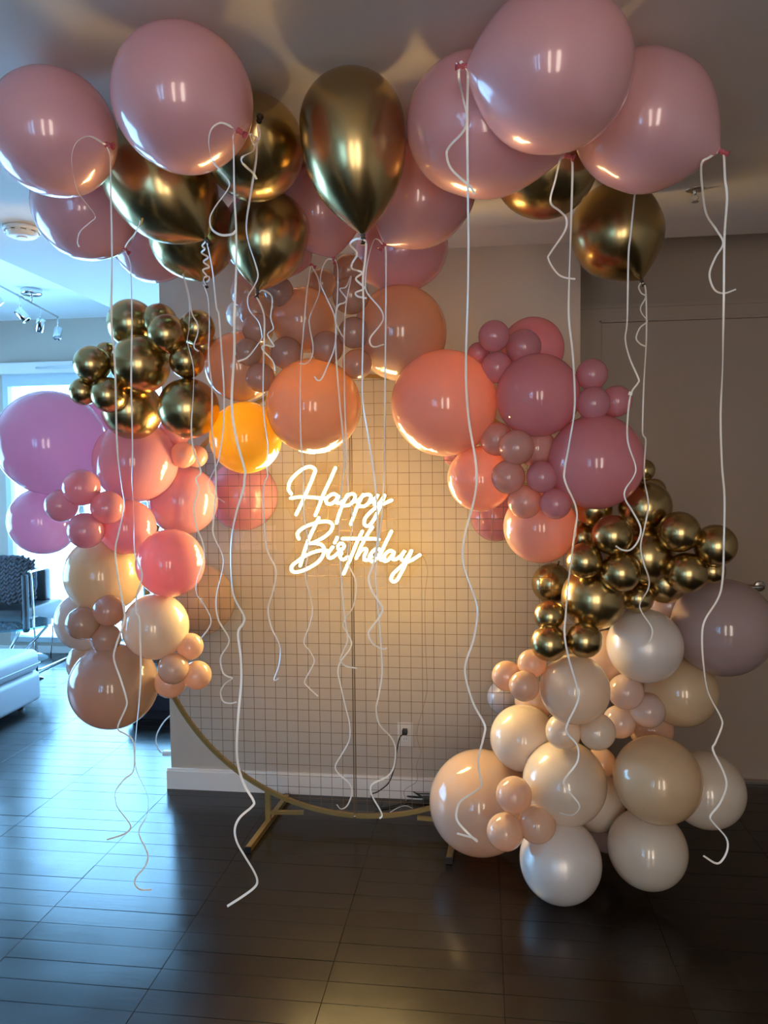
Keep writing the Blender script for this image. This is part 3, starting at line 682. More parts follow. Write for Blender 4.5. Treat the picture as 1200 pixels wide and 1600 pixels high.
RIB = [
 ('H1', 'ribbon_tail', 2.1, [(165,226),(140,213),(120,222),(112,245),(115,275),(122,300),(135,318),(149,338),(140,348),(125,362),(121,378),(124,386)]),
 ('H1', 'ribbon', 2.3, [(167,229),(172,245),(173,290),(175,400),(174,500),(179,560),(181,620),(183,700),(190,760),(194,790),(186,830),(180,860),(184,900),(193,950),(194,970),(181,1010),(178,1030),(188,1060),(197,1090),(197,1105),(184,1137),(196,1147),(207,1156),(210,1180),(208,1205),(194,1218),(181,1235),(180,1247),(184,1262),(200,1283),(204,1294),(192,1304),(167,1312)]),
 ('H6', 'ribbon', 2.5, [(195,391),(203,410),(205,440),(206,500),(205,600),(207,700),(206,750),(209,800),(210,860),(216,880),(222,900),(214,930),(212,955),(218,967),(219,1000),(220,1050),(217,1100),(213,1140),(211,1175),(213,1203),(228,1236),(232,1256),(229,1275),(217,1300),(228,1327),(231,1340),(226,1355),(213,1370),(211,1382),(220,1390),(237,1390)]),
 ('H6', 'ribbon_tail', 2.5, [(195,387),(200,378),(210,366),(217,352),(219,345)]),
 ('H7', 'ribbon_tail', 2.8, [(285,426),(291,445),(296,465),(300,490),(308,505),(309,520),(303,541),(310,549)]),
 ('H7', 'ribbon', 2.72, [(285,427),(289,440),(296,475),(295,515),(293,535),(302,573),(302,613),(299,667),(302,701),(312,729),(313,740),(306,748),(310,764),(303,793),(308,825),(316,846),(319,869),(308,905),(307,927),(319,945),(329,965),(327,980),(312,1000)]),
 ('H2', 'ribbon_tail', 2.2, [(366,204),(361,198),(345,192),(331,201),(326,222),(331,248),(345,268),(358,285),(354,299),(337,322),(328,341),(331,358),(345,367),(362,366),(369,360)]),
 ('H2', 'ribbon', 2.25, [(367,206),(364,214),(365,235),(366,300),(369,360),(369,420),(366,500),(366,552),(362,627),(368,680),(382,732),(382,747),(380,765),(369,802),(361,846),(361,898),(366,933),(381,962),(380,974),(372,989),(376,1026),(377,1064),(373,1110),(370,1160),(372,1195),(382,1227),(396,1251),(394,1260),(375,1277),(367,1295),(370,1315),(382,1337),(397,1362),(402,1377),(397,1387),(380,1400),(355,1416)]),
 ('H4', 'ribbon_bow', 2.2, [(402,196),(406,205),(405,217),(399,214),(392,209),(391,214),(397,226),(404,217),(402,200)]),
 ('H4', 'ribbon_tail', 2.2, [(400,213),(398,225),(395,236),(379,245),(378,253),(386,262),(396,271),(401,280)]),
 ('H4', 'ribbon', 2.35, [(401,215),(400,251),(391,307),(385,350),(388,378),(399,412),(403,432),(396,449),(387,465),(390,485),(404,503),(409,523),(407,532),(388,557),(371,565)]),
 ('H9', 'ribbon', 2.55, [(402,457),(400,462),(407,476),(413,498),(412,552),(411,620),(413,656),(418,692),(418,712),(417,732),(418,744),(412,760),(412,802),(417,857),(431,890),(427,922),(419,951),(424,980),(437,1009),(436,1038),(428,1062),(436,1060)]),
 ('H9', 'ribbon_tail', 2.55, [(405,456),(412,454),(425,465),(423,496),(427,513),(418,523),(428,541),(413,539),(410,546),(426,564),(430,580)]),
 ('H8', 'ribbon', 2.62, [(318,444),(325,467),(327,507),(326,560),(331,605),(331,667),(333,693),(337,733),(337,773),(333,817),(334,837),(347,866),(348,887),(338,933),(341,968),(358,1000),(345,1027),(348,1050),(356,1057),(363,1060),(352,1068),(345,1080),(348,1095),(359,1099),(370,1097)]),
 ('H8', 'ribbon_tail', 2.62, [(322,441),(326,438),(327,433),(322,432),(318,437),(322,446)]),
 ('H3', 'ribbon', 2.5, [(323,377),(329,406),(333,431),(338,479),(342,493),(346,547),(350,613),(349,667),(343,710),(338,728),(327,750),(326,758),(334,773),(351,785)]),
 ('H3', 'ribbon_tail', 2.38, [(321,378),(316,384),(320,389),(315,395),(325,402),(318,409),(327,417),(317,422),(323,431),(319,433)]),
 ('H10', 'ribbon', 2.75, [(485,416),(482,440),(479,460),(473,530),(470,568),(469,631),(470,683),(472,715),(474,738),(475,802),(482,855),(477,898),(488,948),(484,975),(475,1003),(484,1017),(491,1032),(485,1047),(476,1065),(482,1074),(497,1088)]),
 ('H10', 'ribbon_tail', 2.75, [(487,415),(498,438),(498,460),(484,495),(484,512),(489,540),(487,558),(478,568),(467,568)]),
 ('H11', 'ribbon_tail', 2.6, [(519,405),(511,406),(503,421),(501,443),(510,465),(522,492),(525,520),(522,545),(514,566),(503,591),(496,594),(491,588)]),
 ('H11', 'ribbon', 2.65, [(523,405),(527,415),(528,435),(527,470),(525,492),(525,552),(530,620),(536,683),(538,715),(537,735),(533,770),(530,820),(531,870),(533,900),(536,940),(540,975),(543,1000),(536,1018),(532,1032),(541,1041),(558,1044)]),
 ('H13', 'ribbon', 2.75, [(549,432),(547,442),(541,474),(538,519),(538,597),(539,642),(541,687),(542,732),(545,770),(551,810),(548,840),(543,865),(546,885),(555,905),(556,925),(551,950),(536,974),(543,990),(549,1003),(546,1015),(532,1034),(528,1050),(532,1070),(540,1105),(546,1130),(546,1155),(535,1177),(524,1197),(530,1210),(545,1223),(550,1238),(543,1258),(533,1264),(526,1257)]),
 ('H13', 'ribbon_tail', 2.78, [(548,431),(541,448),(531,452),(541,466),(538,473),(528,478),(524,500),(532,520),(538,528)]),
 ('H5', 'ribbon_tail', 2.2, [(566,373),(555,374),(547,382),(558,396),(550,412),(551,420),(566,426),(556,436),(569,450),(556,457),(559,463),(573,466)]),
 ('H5', 'ribbon', 2.5, [(568,374),(572,382),(570,410),(567,435),(568,477),(567,530),(566,586),(567,631),(575,680),(584,739),(588,780),(590,830),(586,870),(580,890),(576,904),(582,925),(597,948),(594,962),(578,984),(576,993),(583,1006),(598,1014),(605,1012)]),
 ('H12', 'ribbon', 2.55, [(602,385),(603,400),(603,460),(602,560),(601,660),(600,740),(597,800),(591,852),(587,895),(589,933),(593,977),(597,1047),(592,1085),(588,1108),(593,1132),(611,1152),(618,1171),(615,1199),(604,1214),(581,1226),(581,1242),(593,1264),(597,1274),(593,1279)]),
 ('H12', 'ribbon_tail', 2.5, [(598,382),(590,374),(583,378),(574,410),(571,440),(574,458),(594,482),(599,496),(594,508),(579,527),(579,538),(586,542),(600,538)]),
 ('H14', 'ribbon_tail', 2.1, [(881,244),(875,250),(868,280),(860,315),(875,330),(885,342),(882,362),(860,395),(857,405),(868,424),(880,433),(899,436)]),
 ('H14', 'ribbon', 2.3, [(886,244),(894,252),(893,325),(889,450),(889,500),(895,556),(898,632),(890,690),(882,735),(884,755),(901,797),(897,840),(888,911),(884,960),(882,990),(888,1026),(903,1080),(901,1100),(887,1130),(886,1145),(902,1165),(902,1190),(884,1215),(881,1225),(890,1238),(905,1257),(902,1268),(892,1274),(874,1270)]),
 ('H15', 'ribbon_tail', 1.85, [(726,105),(720,97),(717,120),(724,155),(730,185),(724,205),(703,228),(698,242),(706,265),(735,292),(742,304)]),
 ('H15', 'ribbon', 1.95, [(728,106),(731,118),(730,180),(731,300),(732,380),(731,460),(728,575),(732,652),(744,728),(742,774),(727,833),(723,868),(727,893),(742,935),(746,960),(740,999),(728,1035),(728,1060),(740,1100),(757,1132),(756,1150),(748,1182),(748,1200),(752,1225),(748,1233),(722,1250),(714,1265),(716,1285),(743,1313),(741,1310),(714,1302)]),
 ('H16', 'ribbon_tail', 2.1, [(1121,238),(1108,246),(1096,257),(1098,300),(1104,335),(1120,360),(1130,380),(1118,402),(1109,425),(1111,442),(1119,455),(1133,458),(1150,452)]),
 ('H16', 'ribbon', 2.2, [(1127,239),(1131,242),(1133,280),(1136,310),(1132,370),(1131,457),(1130,520),(1129,575),(1126,650),(1128,725),(1132,777),(1131,850),(1129,905),(1122,935),(1101,970),(1097,1000),(1100,1045),(1107,1083),(1126,1120),(1128,1135),(1118,1160),(1114,1172),(1130,1205),(1135,1228),(1125,1255),(1110,1275),(1115,1286),(1134,1308),(1137,1325),(1130,1342),(1119,1349),(1099,1337)]),
 ('H19', 'ribbon', 2.45, [(993,294),(990,320),(985,370),(982,400),(980,500),(977,530),(984,560),(997,590),(997,598),(986,615),(981,650),(981,690),(993,728),(990,745),(977,765),(977,780),(989,800),(1001,825),(997,845),(985,859),(972,859),(962,853)]),
 ('H18', 'ribbon', 2.72, [(1004,442),(1009,455),(1010,525),(1006,600),(1004,665),(1005,680),(1009,688),(1007,720),(1007,750),(1013,787),(1008,820),(1001,853),(1006,880),(1014,905),(1012,922),(1000,943),(1003,957),(1018,980),(1018,995),(1011,1006),(997,1014)]),
 ('H18', 'ribbon_tail', 2.75, [(1001,442),(998,449),(1002,458),(1009,464),(1001,480),(1003,490),(1011,502),(1000,512),(994,528),(1000,537),(1008,541)]),
]
SPH = [(c, R) for c, R, _ in ALLB]
for o, c, R, kw, d in HPOS.values():
    SPH.append((c, R)); v = kw-c; Lr = v.length/R
    SPH.append((c+v*.2, R*.95))
    if Lr > 1.3: SPH += [(c+v*.42, R*.80 if Lr < 1.8 else R*.86), (c+v*.66, R*.52)]
for i, (k, nm, dend, pts) in enumerate(RIB):
    o, c, R, kw, d = HPOS[k]
    dk = depth(kw)-0.004
    ribbon(o, nm, pts, dk, min(dk, dend) if dend < dk else dend*0+dk if dend-dk > .4 else dend, seed=i, curl=0.012 if nm == 'ribbon' else 0.018)
# little square tag where two ends of the ribbon below the top right balloon are joined
o19 = HPOS['H19'][0]; p = CAM+ray(985, 615)*2.44
bm = bmesh.new(); box(bm, (-.006, -.002, -.006), (.006, .002, .006), .0008, 1)
kt = obj('ribbon_knot', bm, M['ribbon']); kt.parent = o19; kt.matrix_parent_inverse = o19.matrix_world.inverted(); kt.matrix_world = Matrix.Translation(p) @ Matrix.Rotation(.3, 4, 'Y')

# ------------------------------------------------------------------ ring stand with wire grid
st = empty('backdrop_stand', (RC.x, RINGY, 0), 'round brass hoop stand filled with a square wire grid, holding the garland', 'backdrop stand')
def addp(name, bm, mat, root=st, smooth=False, kind=None, label=None):
    o = obj(name, bm, mat, None, smooth); part(o, root)
    if kind: o['kind'] = kind
    if label: o['label'] = label
    return o
bm = bmesh.new(); tube(bm, [(RC.x+RR*math.cos(a), RINGY, RC.z+RR*math.sin(a)) for a in [2*math.pi*k/120 for k in range(120)]], 0.0125, 4, True, True); addp('ring', bm, M['brass'])
gs = 0.0508; wr = 0.0011
gx0 = PY(551, 936, RINGY).x
for k in range(-19, 20):
    x = gx0+k*gs + (0.004 if k > 0 else -0.004 if k < 0 else 0); dx = x-RC.x
    if abs(dx) > RR-.02: continue
    h = math.sqrt((RR-.008)**2-dx*dx)
    offs = (-0.0045, 0.0045) if k == 0 else (0,)
    for q in offs:
        bm = bmesh.new(); tube(bm, [(x+q, RINGY-.003, RC.z-h), (x+q, RINGY-.003, RC.z+h)], 0.0028 if k == 0 else wr, 5); addp('grid_wire', bm, M['wire'])
for k in range(-19, 20):
    z = RC.z+k*gs; h = math.sqrt(max(0, (RR-.008)**2-(z-RC.z)**2))
    if h < .05: continue
    bm = bmesh.new(); tube(bm, [(RC.x-h, RINGY, z), (RC.x+h, RINGY, z)], wr, 5); addp('grid_wire', bm, M['wire'])
# pin joining the two grid halves at the bottom
bm = bmesh.new(); bmesh.ops.create_uvsphere(bm, u_segments=12, v_segments=8, radius=.006, matrix=Matrix.Translation((gx0, RINGY-.016, RC.z-RR+.002))); addp('pin', bm, M['chrome'], smooth=True)
for sx, name in ((-1, 'l'), (1, 'r')):
    fx = RC.x+sx*0.425-.018
    zr = RC.z-math.sqrt(RR*RR-0.425**2)
    bm = bmesh.new(); tube(bm, [(fx, RINGY-.27, .014), (fx+.03, RINGY+.27, .014)], .0165, 4, False, True); ft = addp('foot', bm, M['brass'])
    bm = bmesh.new(); tube(bm, [(fx+.012, RINGY, .014), (fx+.012, RINGY, zr+.005)], .0165, 4, False, True); o = obj('upright', bm, M['brass'], ft)
    bm = bmesh.new(); tube(bm, [(fx+.012, RINGY-.0, .055), (fx+.012-sx*.165, RINGY+.0, .062)], .011, 4, False, True); o = obj('brace', bm, M['brass'], ft)
    for e, yy in ((-1, RINGY-.274), (1, RINGY+.272)):
        bm = bmesh.new(); box(bm, (fx-.014+(.03 if e > 0 else 0), yy-.004, .001), (fx+.014+(.03 if e > 0 else 0), yy+.004, .027)); o = obj('end_cap', bm, M['black'], ft)

# ------------------------------------------------------------------ neon sign
SY = RINGY-0.045
def z1(p): return (440+p[0]/6.667, 720+p[1]/6.667)
def z2(p): return (440+p[0]/10.0, 800+p[1]/10.0)
def z3(p): return (540+p[0]/9.23, 800+p[1]/9.23)
SIGN = [
 ('H', z1, [[(100,345),(70,290),(90,210),(150,140),(230,80),(300,62),(348,95),(330,160),(290,260),(240,370),(195,470),(150,560)], [(560,75),(500,210),(430,360),(390,470),(350,570)], [(95,390),(180,378),(280,378),(400,388),(455,388)]]),
 ('a', z1, [[(592,378),(545,345),(490,370),(462,410),(478,448),(530,442),(575,395),(592,360),(578,400),(572,432),(598,442),(640,420)]]),
 ('p', z1, [[(688,352),(660,400),(620,490),(570,650)], [(640,430),(690,362),(740,345),(765,372),(745,425),(700,462),(645,470)]]),
 ('p', z1, [[(850,352),(830,385),(790,470),(720,660)], [(760,425),(800,410),(850,365),(905,352),(932,380),(905,440),(860,472),(800,474)]]),
 ('y', z1, [[(930,430),(970,400),(1002,352),(968,420),(972,462),(1020,440),(1072,360)], [(1072,360),(1020,490),(950,630),(900,680),(862,660),(870,600),(930,530),(1010,470),(1080,440),(1145,410)]]),
 ('B', z2, [[(580,90),(500,260),(420,430),(360,600),(290,840)], [(270,420),(245,360),(270,300),(370,230),(500,180),(640,150),(740,155),(795,210),(765,300),(680,380),(580,440),(480,485),(440,490),(540,490),(630,520),(665,590),(640,690),(570,780),(450,860),(320,920),(210,940),(152,905),(165,840),(260,760),(380,680),(520,620),(640,600),(720,605)]]),
 ('i', z2, [[(800,545),(725,650),(735,712),(790,712),(860,660)], [(868,400),(828,485)]]),
 ('r', z2, [[(860,660),(905,610),(880,560),(892,510),(940,490),(975,530),(950,580),(905,590),(935,640),(912,690),(930,732),(975,740),(1030,700)]]),
 ('t', z3, [[(240,280),(170,420),(90,620),(30,760),(-28,890)], [(-45,385),(150,385),(370,385),(480,395)]]),
 ('h', z3, [[(385,220),(310,330),(230,480),(150,670)], [(175,630),(220,560),(280,530),(302,560),(268,640),(275,690),(325,690),(375,645)]]),
 ('d', z3, [[(505,555),(460,530),(400,560),(348,630),(345,690),(390,712),(450,670),(510,580)], [(660,280),(590,420),(515,580),(492,650),(510,692),(560,670)]]),
 ('a', z3, [[(700,585),(645,558),(590,590),(548,650),(555,702),(600,702),(660,640),(700,585),(680,640),(684,684),(730,680),(790,640)]]),
 ('y', z3, [[(780,650),(815,610),(855,560),(810,630),(802,682),(850,700),(900,640),(950,560)], [(950,560),(870,740),(800,880),(740,980),(690,1005),(655,970),(680,900),(760,820),(870,730),(960,690),(1070,620)]]),
]
sg = empty('neon_sign', PY(552, 880, SY), 'glowing warm white neon lettering reading Happy Birthday, hung on the wire grid', 'neon sign')
for ch, tf, strokes in SIGN:
    bm = bmesh.new(); bj = bmesh.new()
    for s in strokes:
        pw = [PY(*tf(p), SY) for p in s]; c = catmull(pw, 5)
        tube(bm, c, 0.0056, 10)
        for e in (c[0], c[-1]): bmesh.ops.create_uvsphere(bm, u_segments=10, v_segments=6, radius=.0056, matrix=Matrix.Translation(e))
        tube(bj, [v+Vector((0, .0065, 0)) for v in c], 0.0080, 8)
    addp('neon_letter', bm, M['neon'], sg, True, label='glowing letter ' + ch)
    addp('halo_jacket', bj, M['halo'], sg, True)
# clear acrylic backing cut around the two words
def backing():
    out = [(447,790),(446,760),(470,728),(500,722),(535,722),(545,735),(536,768),(600,764),(622,780),(610,800),(598,832),(618,828),(616,850),(650,852),(668,868),(650,890),(634,915),(606,912),(600,882),(560,888),(543,908),(528,906),(524,880),(508,880),(470,905),(446,902),(444,880),(462,852),(456,840),(462,822),(456,808)]
    bm = bmesh.new(); a = [bm.verts.new(PY(x, y, SY+.012)) for x, y in out]; f = bm.faces.new(a)
    r = bmesh.ops.extrude_face_region(bm, geom=[f]); 
    for v in r['geom']:
        if isinstance(v, bmesh.types.BMVert): v.co.y += .004
    bmesh.ops.triangulate(bm, faces=[f for f in bm.faces if len(f.verts) > 4])
    addp('acrylic_backing', bm, M['acrylic'], sg)
backing()
for a in ((538, 737), (604, 770), (614, 824), (447, 769)):
    q = PY(*a, SY+.008); bm = bmesh.new(); tube(bm, catmull([q, q+Vector((.004, .015, .03)), q+Vector((0, .04, .045))], 4), .0007, 5); addp('hanging_wire', bm, M['chrome'], sg)
bm = bmesh.new(); tube(bm, catmull([PY(656, 868, SY+.006), PY(662, 871, SY+.02), PY(668, 890, SY+.05), PY(667, 905, RINGY+.03), PY(664, 930, RINGY+.05), PY(664, 980, RINGY+.06), PY(666, 1040, RINGY+.06), PY(667, 1080, RINGY+.07), PY(660, 1110, RINGY+.1), PY(653, 1135, RINGY+.12), PY(652, 1155, RINGY+.12), PY(658, 1175, RINGY+.12), PY(651, 1195, RINGY+.12), PY(652, 1210, RINGY+.13), PY(650, 1222, RINGY+.1), PY(632, 1235, RINGY+.12), PY(635, 1252, RINGY+.1)], 5), .0014, 6)
addp('power_wire', bm, M['ribbonclear'], sg, True)

# ------------------------------------------------------------------ outlet, switches, cords
def outlet():
    a = PY(620, 1126, WY); b = PY(647, 1169, WY); cx = (a.x+b.x)/2; cz = (a.z+b.z)/2; w = .039; h = .062
    r = empty('wall_outlet', (cx, WY, cz), 'white wall outlet plate low on the wall behind the grid', 'outlet')
    o = boxo('cover_plate', (cx-w, WY-.007, cz-h), (cx+w, WY-.0005, cz+h), M['plate'], None, .004, 2); part(o, r)
    for s in (1, -1):
        o = boxo('socket', (cx-.017, WY-.010, cz+s*.021-.015), (cx+.017, WY-.006, cz+s*.021+.015), M['white'], None, .003, 2); part(o, r)
        if s < 0:
            for q in (-.006, .006): o2 = boxo('slot', (cx+q-.001, WY-.0106, cz-.021-.002), (cx+q+.001, WY-.0098, cz-.021+.006), M['black'], None); part(o2, r)
    bm = bmesh.new(); box(bm, (cx-.013, WY-.040, cz+.008), (cx+.013, WY-.0105, cz+.036), .005, 2)
    pts = catmull([(cx, WY-.036, cz+.016), PY(625, 1152, WY-.07), PY(620, 1172, WY-.08), PY(617, 1195, WY-.08), PY(608, 1222, WY-.09), PY(592, 1236, WY-.10), PY(580, 1243, WY-.12), PZ(590, 1262, .008), PZ(620, 1258, .006), PZ(640, 1250, .006)], 6)
    tube(bm, pts, .0033, 8)
    o = obj('black_cable', bm, M['black'], None, True); tag(o, 'black power cord plugged into the low outlet and running to the floor', 'cable')
outlet()
def switches():
    a = PY(366, 820, WY); b = PY(432, 860, WY); cz = (a.z+b.z)/2
    r = empty('light_switch', ((a.x+b.x)/2, WY, cz), 'three gang light switch plate on the wall left of the neon sign', 'switch')
    o = boxo('cover_plate', (a.x, WY-.006, b.z), (b.x, WY-.0005, a.z), M['switch'], None, .003, 1); part(o, r)
    n = 3
    for k in range(n):
        c = a.x+(b.x-a.x)*(k+.5)/n
        o = boxo('rocker', (c-.018, WY-.011, cz-.034), (c+.018, WY-.005, cz+.034), M['switch'], None, .003, 1); part(o, r)
switches()
# tangle of black cable with an adapter on the floor by the right foot
bm = bmesh.new(); rnd = random.Random(3); ctr = PZ(668, 1249, 0)
pts = []
for k in range(34):
    a = k*.95; rr = .075+.02*math.sin(k*1.3)
    pts.append((ctr.x+rr*1.2*math.cos(a)-.01, ctr.y+.02+rr*.55*math.sin(a), .006+.012*(k % 5)/2+.01*abs(math.sin(k))))
tube(bm, catmull(pts, 6), .003, 6); tag(obj('cable_coil', bm, M['black'], None, True), 'coiled black cable on the floor at the ring foot behind the grid', 'cable')
bm = bmesh.new(); box(bm, (ctr.x-.02, ctr.y-.06, .0), (ctr.x+.08, ctr.y-.02, .028), .004, 2); tag(obj('power_adapter', bm, M['black']), 'black power adapter brick on the floor beside the coiled cable', 'adapter')
p0 = PZ(612, 1262, .004)
bm = bmesh.new(); tube(bm, catmull([PZ(605, 1272, .003), PZ(622, 1262, .02), PZ(634, 1259, .035), PZ(645, 1263, .02)], 6), .0018, 6); tag(obj('white_wire', bm, M['white'], None, True), 'short white wire arching off the floor behind the hoop', 'wire')
# white cable looping from behind the wall end to a small plug
bm = bmesh.new(); YC = WY+.06
tube(bm, catmull([PY(266, 1118, YC), PY(256, 1128, YC), PY(246, 1145, YC), PY(244, 1160, YC), PY(249, 1173, YC), PY(260, 1180, YC)], 6), .0035, 8)
box(bm, PY(255, 1180, YC)-Vector((.0, .015, .0)), PY(255, 1180, YC)+Vector((.045, .015, .025)), .004, 2)
tag(obj('white_cable', bm, M['white'], None, True), 'white cable with plug looping beside the left end of the wall', 'cable')
# dark low cabinet behind the partition
boxc = empty('low_cabinet', (-1.85, 4.95, 0), 'dark low cabinet behind the end of the wall, under the lowest beige balloon', 'cabinet')
cx0, cx1 = PY(196, 1100, 4.7).x, -1.52
part(boxo('body', (cx0, 4.72, .06), (cx1, 5.3, PY(230, 1083, 4.72).z), M['cabinet'], None, .004, 1), boxc)
part(boxo('plinth', (cx0+.02, 4.75, 0), (cx1, 5.28, .06), M['cabinet']), boxc)
part(boxo('door_panel', (cx0+.01, 4.708, .07), (cx1-.01, 4.72, PY(230, 1083, 4.72).z-.01), M['cabinet'], None, .002, 1), boxc)

# ------------------------------------------------------------------ ceiling fixtures
def smoke_alarm():
    c = PZ(34, 356, CZ)
    r = empty('smoke_alarm', (c.x, c.y, CZ), 'round white smoke alarm on the ceiling at the left edge', 'smoke alarm')
    mt = Matrix.Translation((c.x, c.y, CZ)) @ Matrix.Rotation(math.pi, 4, 'X'); k = .076
    bm = bmesh.new(); lathe(bm, [(0, 0), (k, 0), (k, .012), (k*.93, .018), (k*.88, .018)], 40, mt); part(obj('base', bm, M['white'], None, True), r)
    bm = bmesh.new(); lathe(bm, [(k*.80, .016), (k*.80, .024), (0, .024)], 40, mt); part(obj('vent_gap', bm, M['nickel'], None), r)
    bm = bmesh.new(); lathe(bm, [(k*.88, .022), (k*.86, .024), (k*.74, .036), (k*.62, .040), (0, .040)], 40, mt)
    lathe(bm, [(k*.3, .040), (k*.3, .043), (k*.24, .044), (0, .044)], 24, mt); part(obj('cover', bm, M['white'], None, True), r)
    for a in range(10):
        t = a*2*math.pi/10
        q = Matrix.Translation((c.x, c.y, CZ)) @ Matrix.Rotation(t, 4, 'Z') @ Matrix.Translation((k*.84, 0, -.022))
        bm = bmesh.new(); bmesh.ops.create_cube(bm, size=1, matrix=q @ Matrix.Diagonal((.012, .02, .009, 1))); part(obj('vent_rib', bm, M['white']), r)
smoke_alarm()
def track_light():
    # bar runs away from the camera under the high ceiling
    can = PZ(49, 452, HZ); zb = HZ-.10
    a = PZ(-30, 418, zb); b = PZ(93, 487, zb)
    r = empty('track_light', (can.x, can.y, HZ), 'chrome track light bar with swivel spotlights on the high lounge ceiling', 'light')
    bm = bmesh.new(); lathe(bm, [(0, 0), (.075, 0), (.075, .035), (.068, .042), (0, .042)], 32, Matrix.Translation((can.x, can.y, HZ)) @ Matrix.Rotation(math.pi, 4, 'X')); part(obj('canopy', bm, M['chrome'], None, True), r)
    bm = bmesh.new(); m = PZ(52, 464, zb); tube(bm, [(can.x, can.y, HZ-.04), (can.x, can.y, zb)], .008, 10); part(obj('stem', bm, M['chrome'], None, True), r)
    a2 = Vector((can.x, can.y, zb)) + (a-b).normalized()*1.0; b2 = Vector((can.x, can.y, zb)) + (b-a).normalized()*.52
    bm = bmesh.new(); tube(bm, [a2, b2], .008, 6); part(obj('bar', bm, M['chrome'], None), r)
    L = (b2-a2).length; u = (b2-a2).normalized()
    dirs = [Vector((.6, .2, -.8)), Vector((-.5, -.5, -.6)), Vector((.9, .1, -.25)), Vector((.1, -.5, -1)), Vector((-.4, .3, -.8))]
    for k, f in enumerate((.995, .76, .52, .28, .05)):
        p = a2+u*(L*f); dn = .11
        bm = bmesh.new(); tube(bm, [p, p+Vector((0, 0, -dn))], .006, 8); sp = obj('spotlight', bm, M['chrome'], None, True); part(sp, r)
        dv = dirs[(k+3) % 5].normalized(); hp = p+Vector((0, 0, -dn-.01))
        bm = bmesh.new(); lathe(bm, [(0, -.03), (.030, -.03), (.033, -.026), (.033, .065), (.029, .068), (.027, .05), (0, .045)], 20, axis_matrix(dv, hp)); obj('lamp_head', bm, M['chrome'], sp, True)
        bm = bmesh.new(); lathe(bm, [(0, .047), (.024, .047), (.022, .056), (0, .058)], 16, axis_matrix(dv, hp)); obj('lens', bm, M['white'], sp, True)
track_light()
def sprinkler():
    c = PZ(1086, 296, CZ)
    r = empty('sprinkler', (c.x, c.y, CZ), 'small chrome fire sprinkler on the ceiling between the top right ribbons', 'sprinkler')
    mt = Matrix.Translation((c.x, c.y, CZ)) @ Matrix.Rotation(math.pi, 4, 'X')
    bm = bmesh.new(); lathe(bm, [(0, 0), (.034, 0), (.032, .004), (.012, .007), (0, .007)], 28, mt); part(obj('escutcheon', bm, M['nickel'], None, True), r)
    bm = bmesh.new(); lathe(bm, [(0, 0), (.007, .005), (.007, .02), (0, .02)], 12, mt)
    for s in (-1, 1): tube(bm, catmull([(c.x+s*.004, c.y, CZ-.018), (c.x+s*.013, c.y, CZ-.03), (c.x+s*.002, c.y, CZ-.045)], 4), .0018, 6)
    part(obj('frame_arms', bm, M['nickel'], None, True), r)
    bm = bmesh.new(); lathe(bm, [(0, .045), (.014, .045), (.014, .047), (0, .047)], 16, mt); part(obj('deflector', bm, M['nickel']), r)
sprinkler()

# ------------------------------------------------------------------ lounge furniture at the left
def ottoman():
    xr = -3.10; yb = 5.0; yf = 3.9; xl = -4.3
    r = empty('ottoman', ((xl+xr)/2, (yb+yf)/2, 0), 'low white leather ottoman with piped cushion at the left edge', 'ottoman')
    zc = PY(63, 1046, 5.0).z; zt = PY(40, 1012, 5.0).z
    o = boxo('base', (xl, yf, .035), (xr, yb, zc), M['white_leather'], None, .035, 4); part(o, r)
    bm = bmesh.new(); box(bm, (xl, yf, 0), (xr, yb, zt-zc), .05, 5)
    for v in bm.verts:
        if v.co.z > .03:
            v.co.z += .018*math.cos((v.co.x-(xl+xr)/2)/(xr-xl)*2.6)*math.cos((v.co.y-(yb+yf)/2)/(yb-yf)*2.6)
        v.co.z += zc
    o = obj('cushion', bm, M['white_leather'], None, True); part(o, r)
    for zz in (zc+.055,):
        bm = bmesh.new(); k = .012
        c = [(xl+k, yf-.001, zz), (xr-k, yf-.001, zz), (xr+.001, yf+k, zz), (xr+.001, yb-k, zz), (xr-k, yb+.001, zz), (xl+k, yb+.001, zz), (xl-.001, yb-k, zz), (xl-.001, yf+k, zz)]
        tube(bm, c, .005, 6, True); part(obj('piping', bm, M['white_leather'], None, True), r)
    for x in (xl+.1, xr-.1):
        for y in (yf+.1, yb-.1):
            bm = bmesh.new(); lathe(bm, [(0, 0), (.02, 0), (.024, .04), (0, .04)], 14, Matrix.Translation((x, y, 0))); part(obj('leg', bm, M['chrome'], None, True), r)
ottoman()
def glass_table():
    Yt = 5.45; e = PY(80, 975, Yt); cx = e.x-.52; zt = e.z
    r = empty('coffee_table', (cx, Yt, 0), 'oval glass coffee table on chrome legs behind the white ottoman', 'table')
    def oval(z, a, b, h, nm):
        bm = bmesh.new(); n = 64
        t = [bm.verts.new((cx+a*math.cos(2*math.pi*k/n), Yt+b*math.sin(2*math.pi*k/n), z)) for k in range(n)]
        f = bm.faces.new(t); g = bmesh.ops.extrude_face_region(bm, geom=[f])
        for v in g['geom']:
            if isinstance(v, bmesh.types.BMVert): v.co.z -= h
        part(obj(nm, bm, M['table_glass']), r)
    oval(zt, .52, .33, .014, 'glass_top'); oval(zt*.42, .46, .27, .010, 'glass_shelf')
    for sx in (-1, 1):
        for sy in (-1, 1):
            bm = bmesh.new(); tube(bm, [(cx+sx*.10, Yt+sy*.05, zt*.2), (cx+sx*.40, Yt+sy*.22, zt-.016)], .011, 8)
            tube(bm, [(cx+sx*.10, Yt+sy*.05, zt*.2), (cx+sx*.32, Yt+sy*.2, 0.0)], .011, 8); part(obj('leg', bm, M['chrome'], None, True), r)
glass_table()
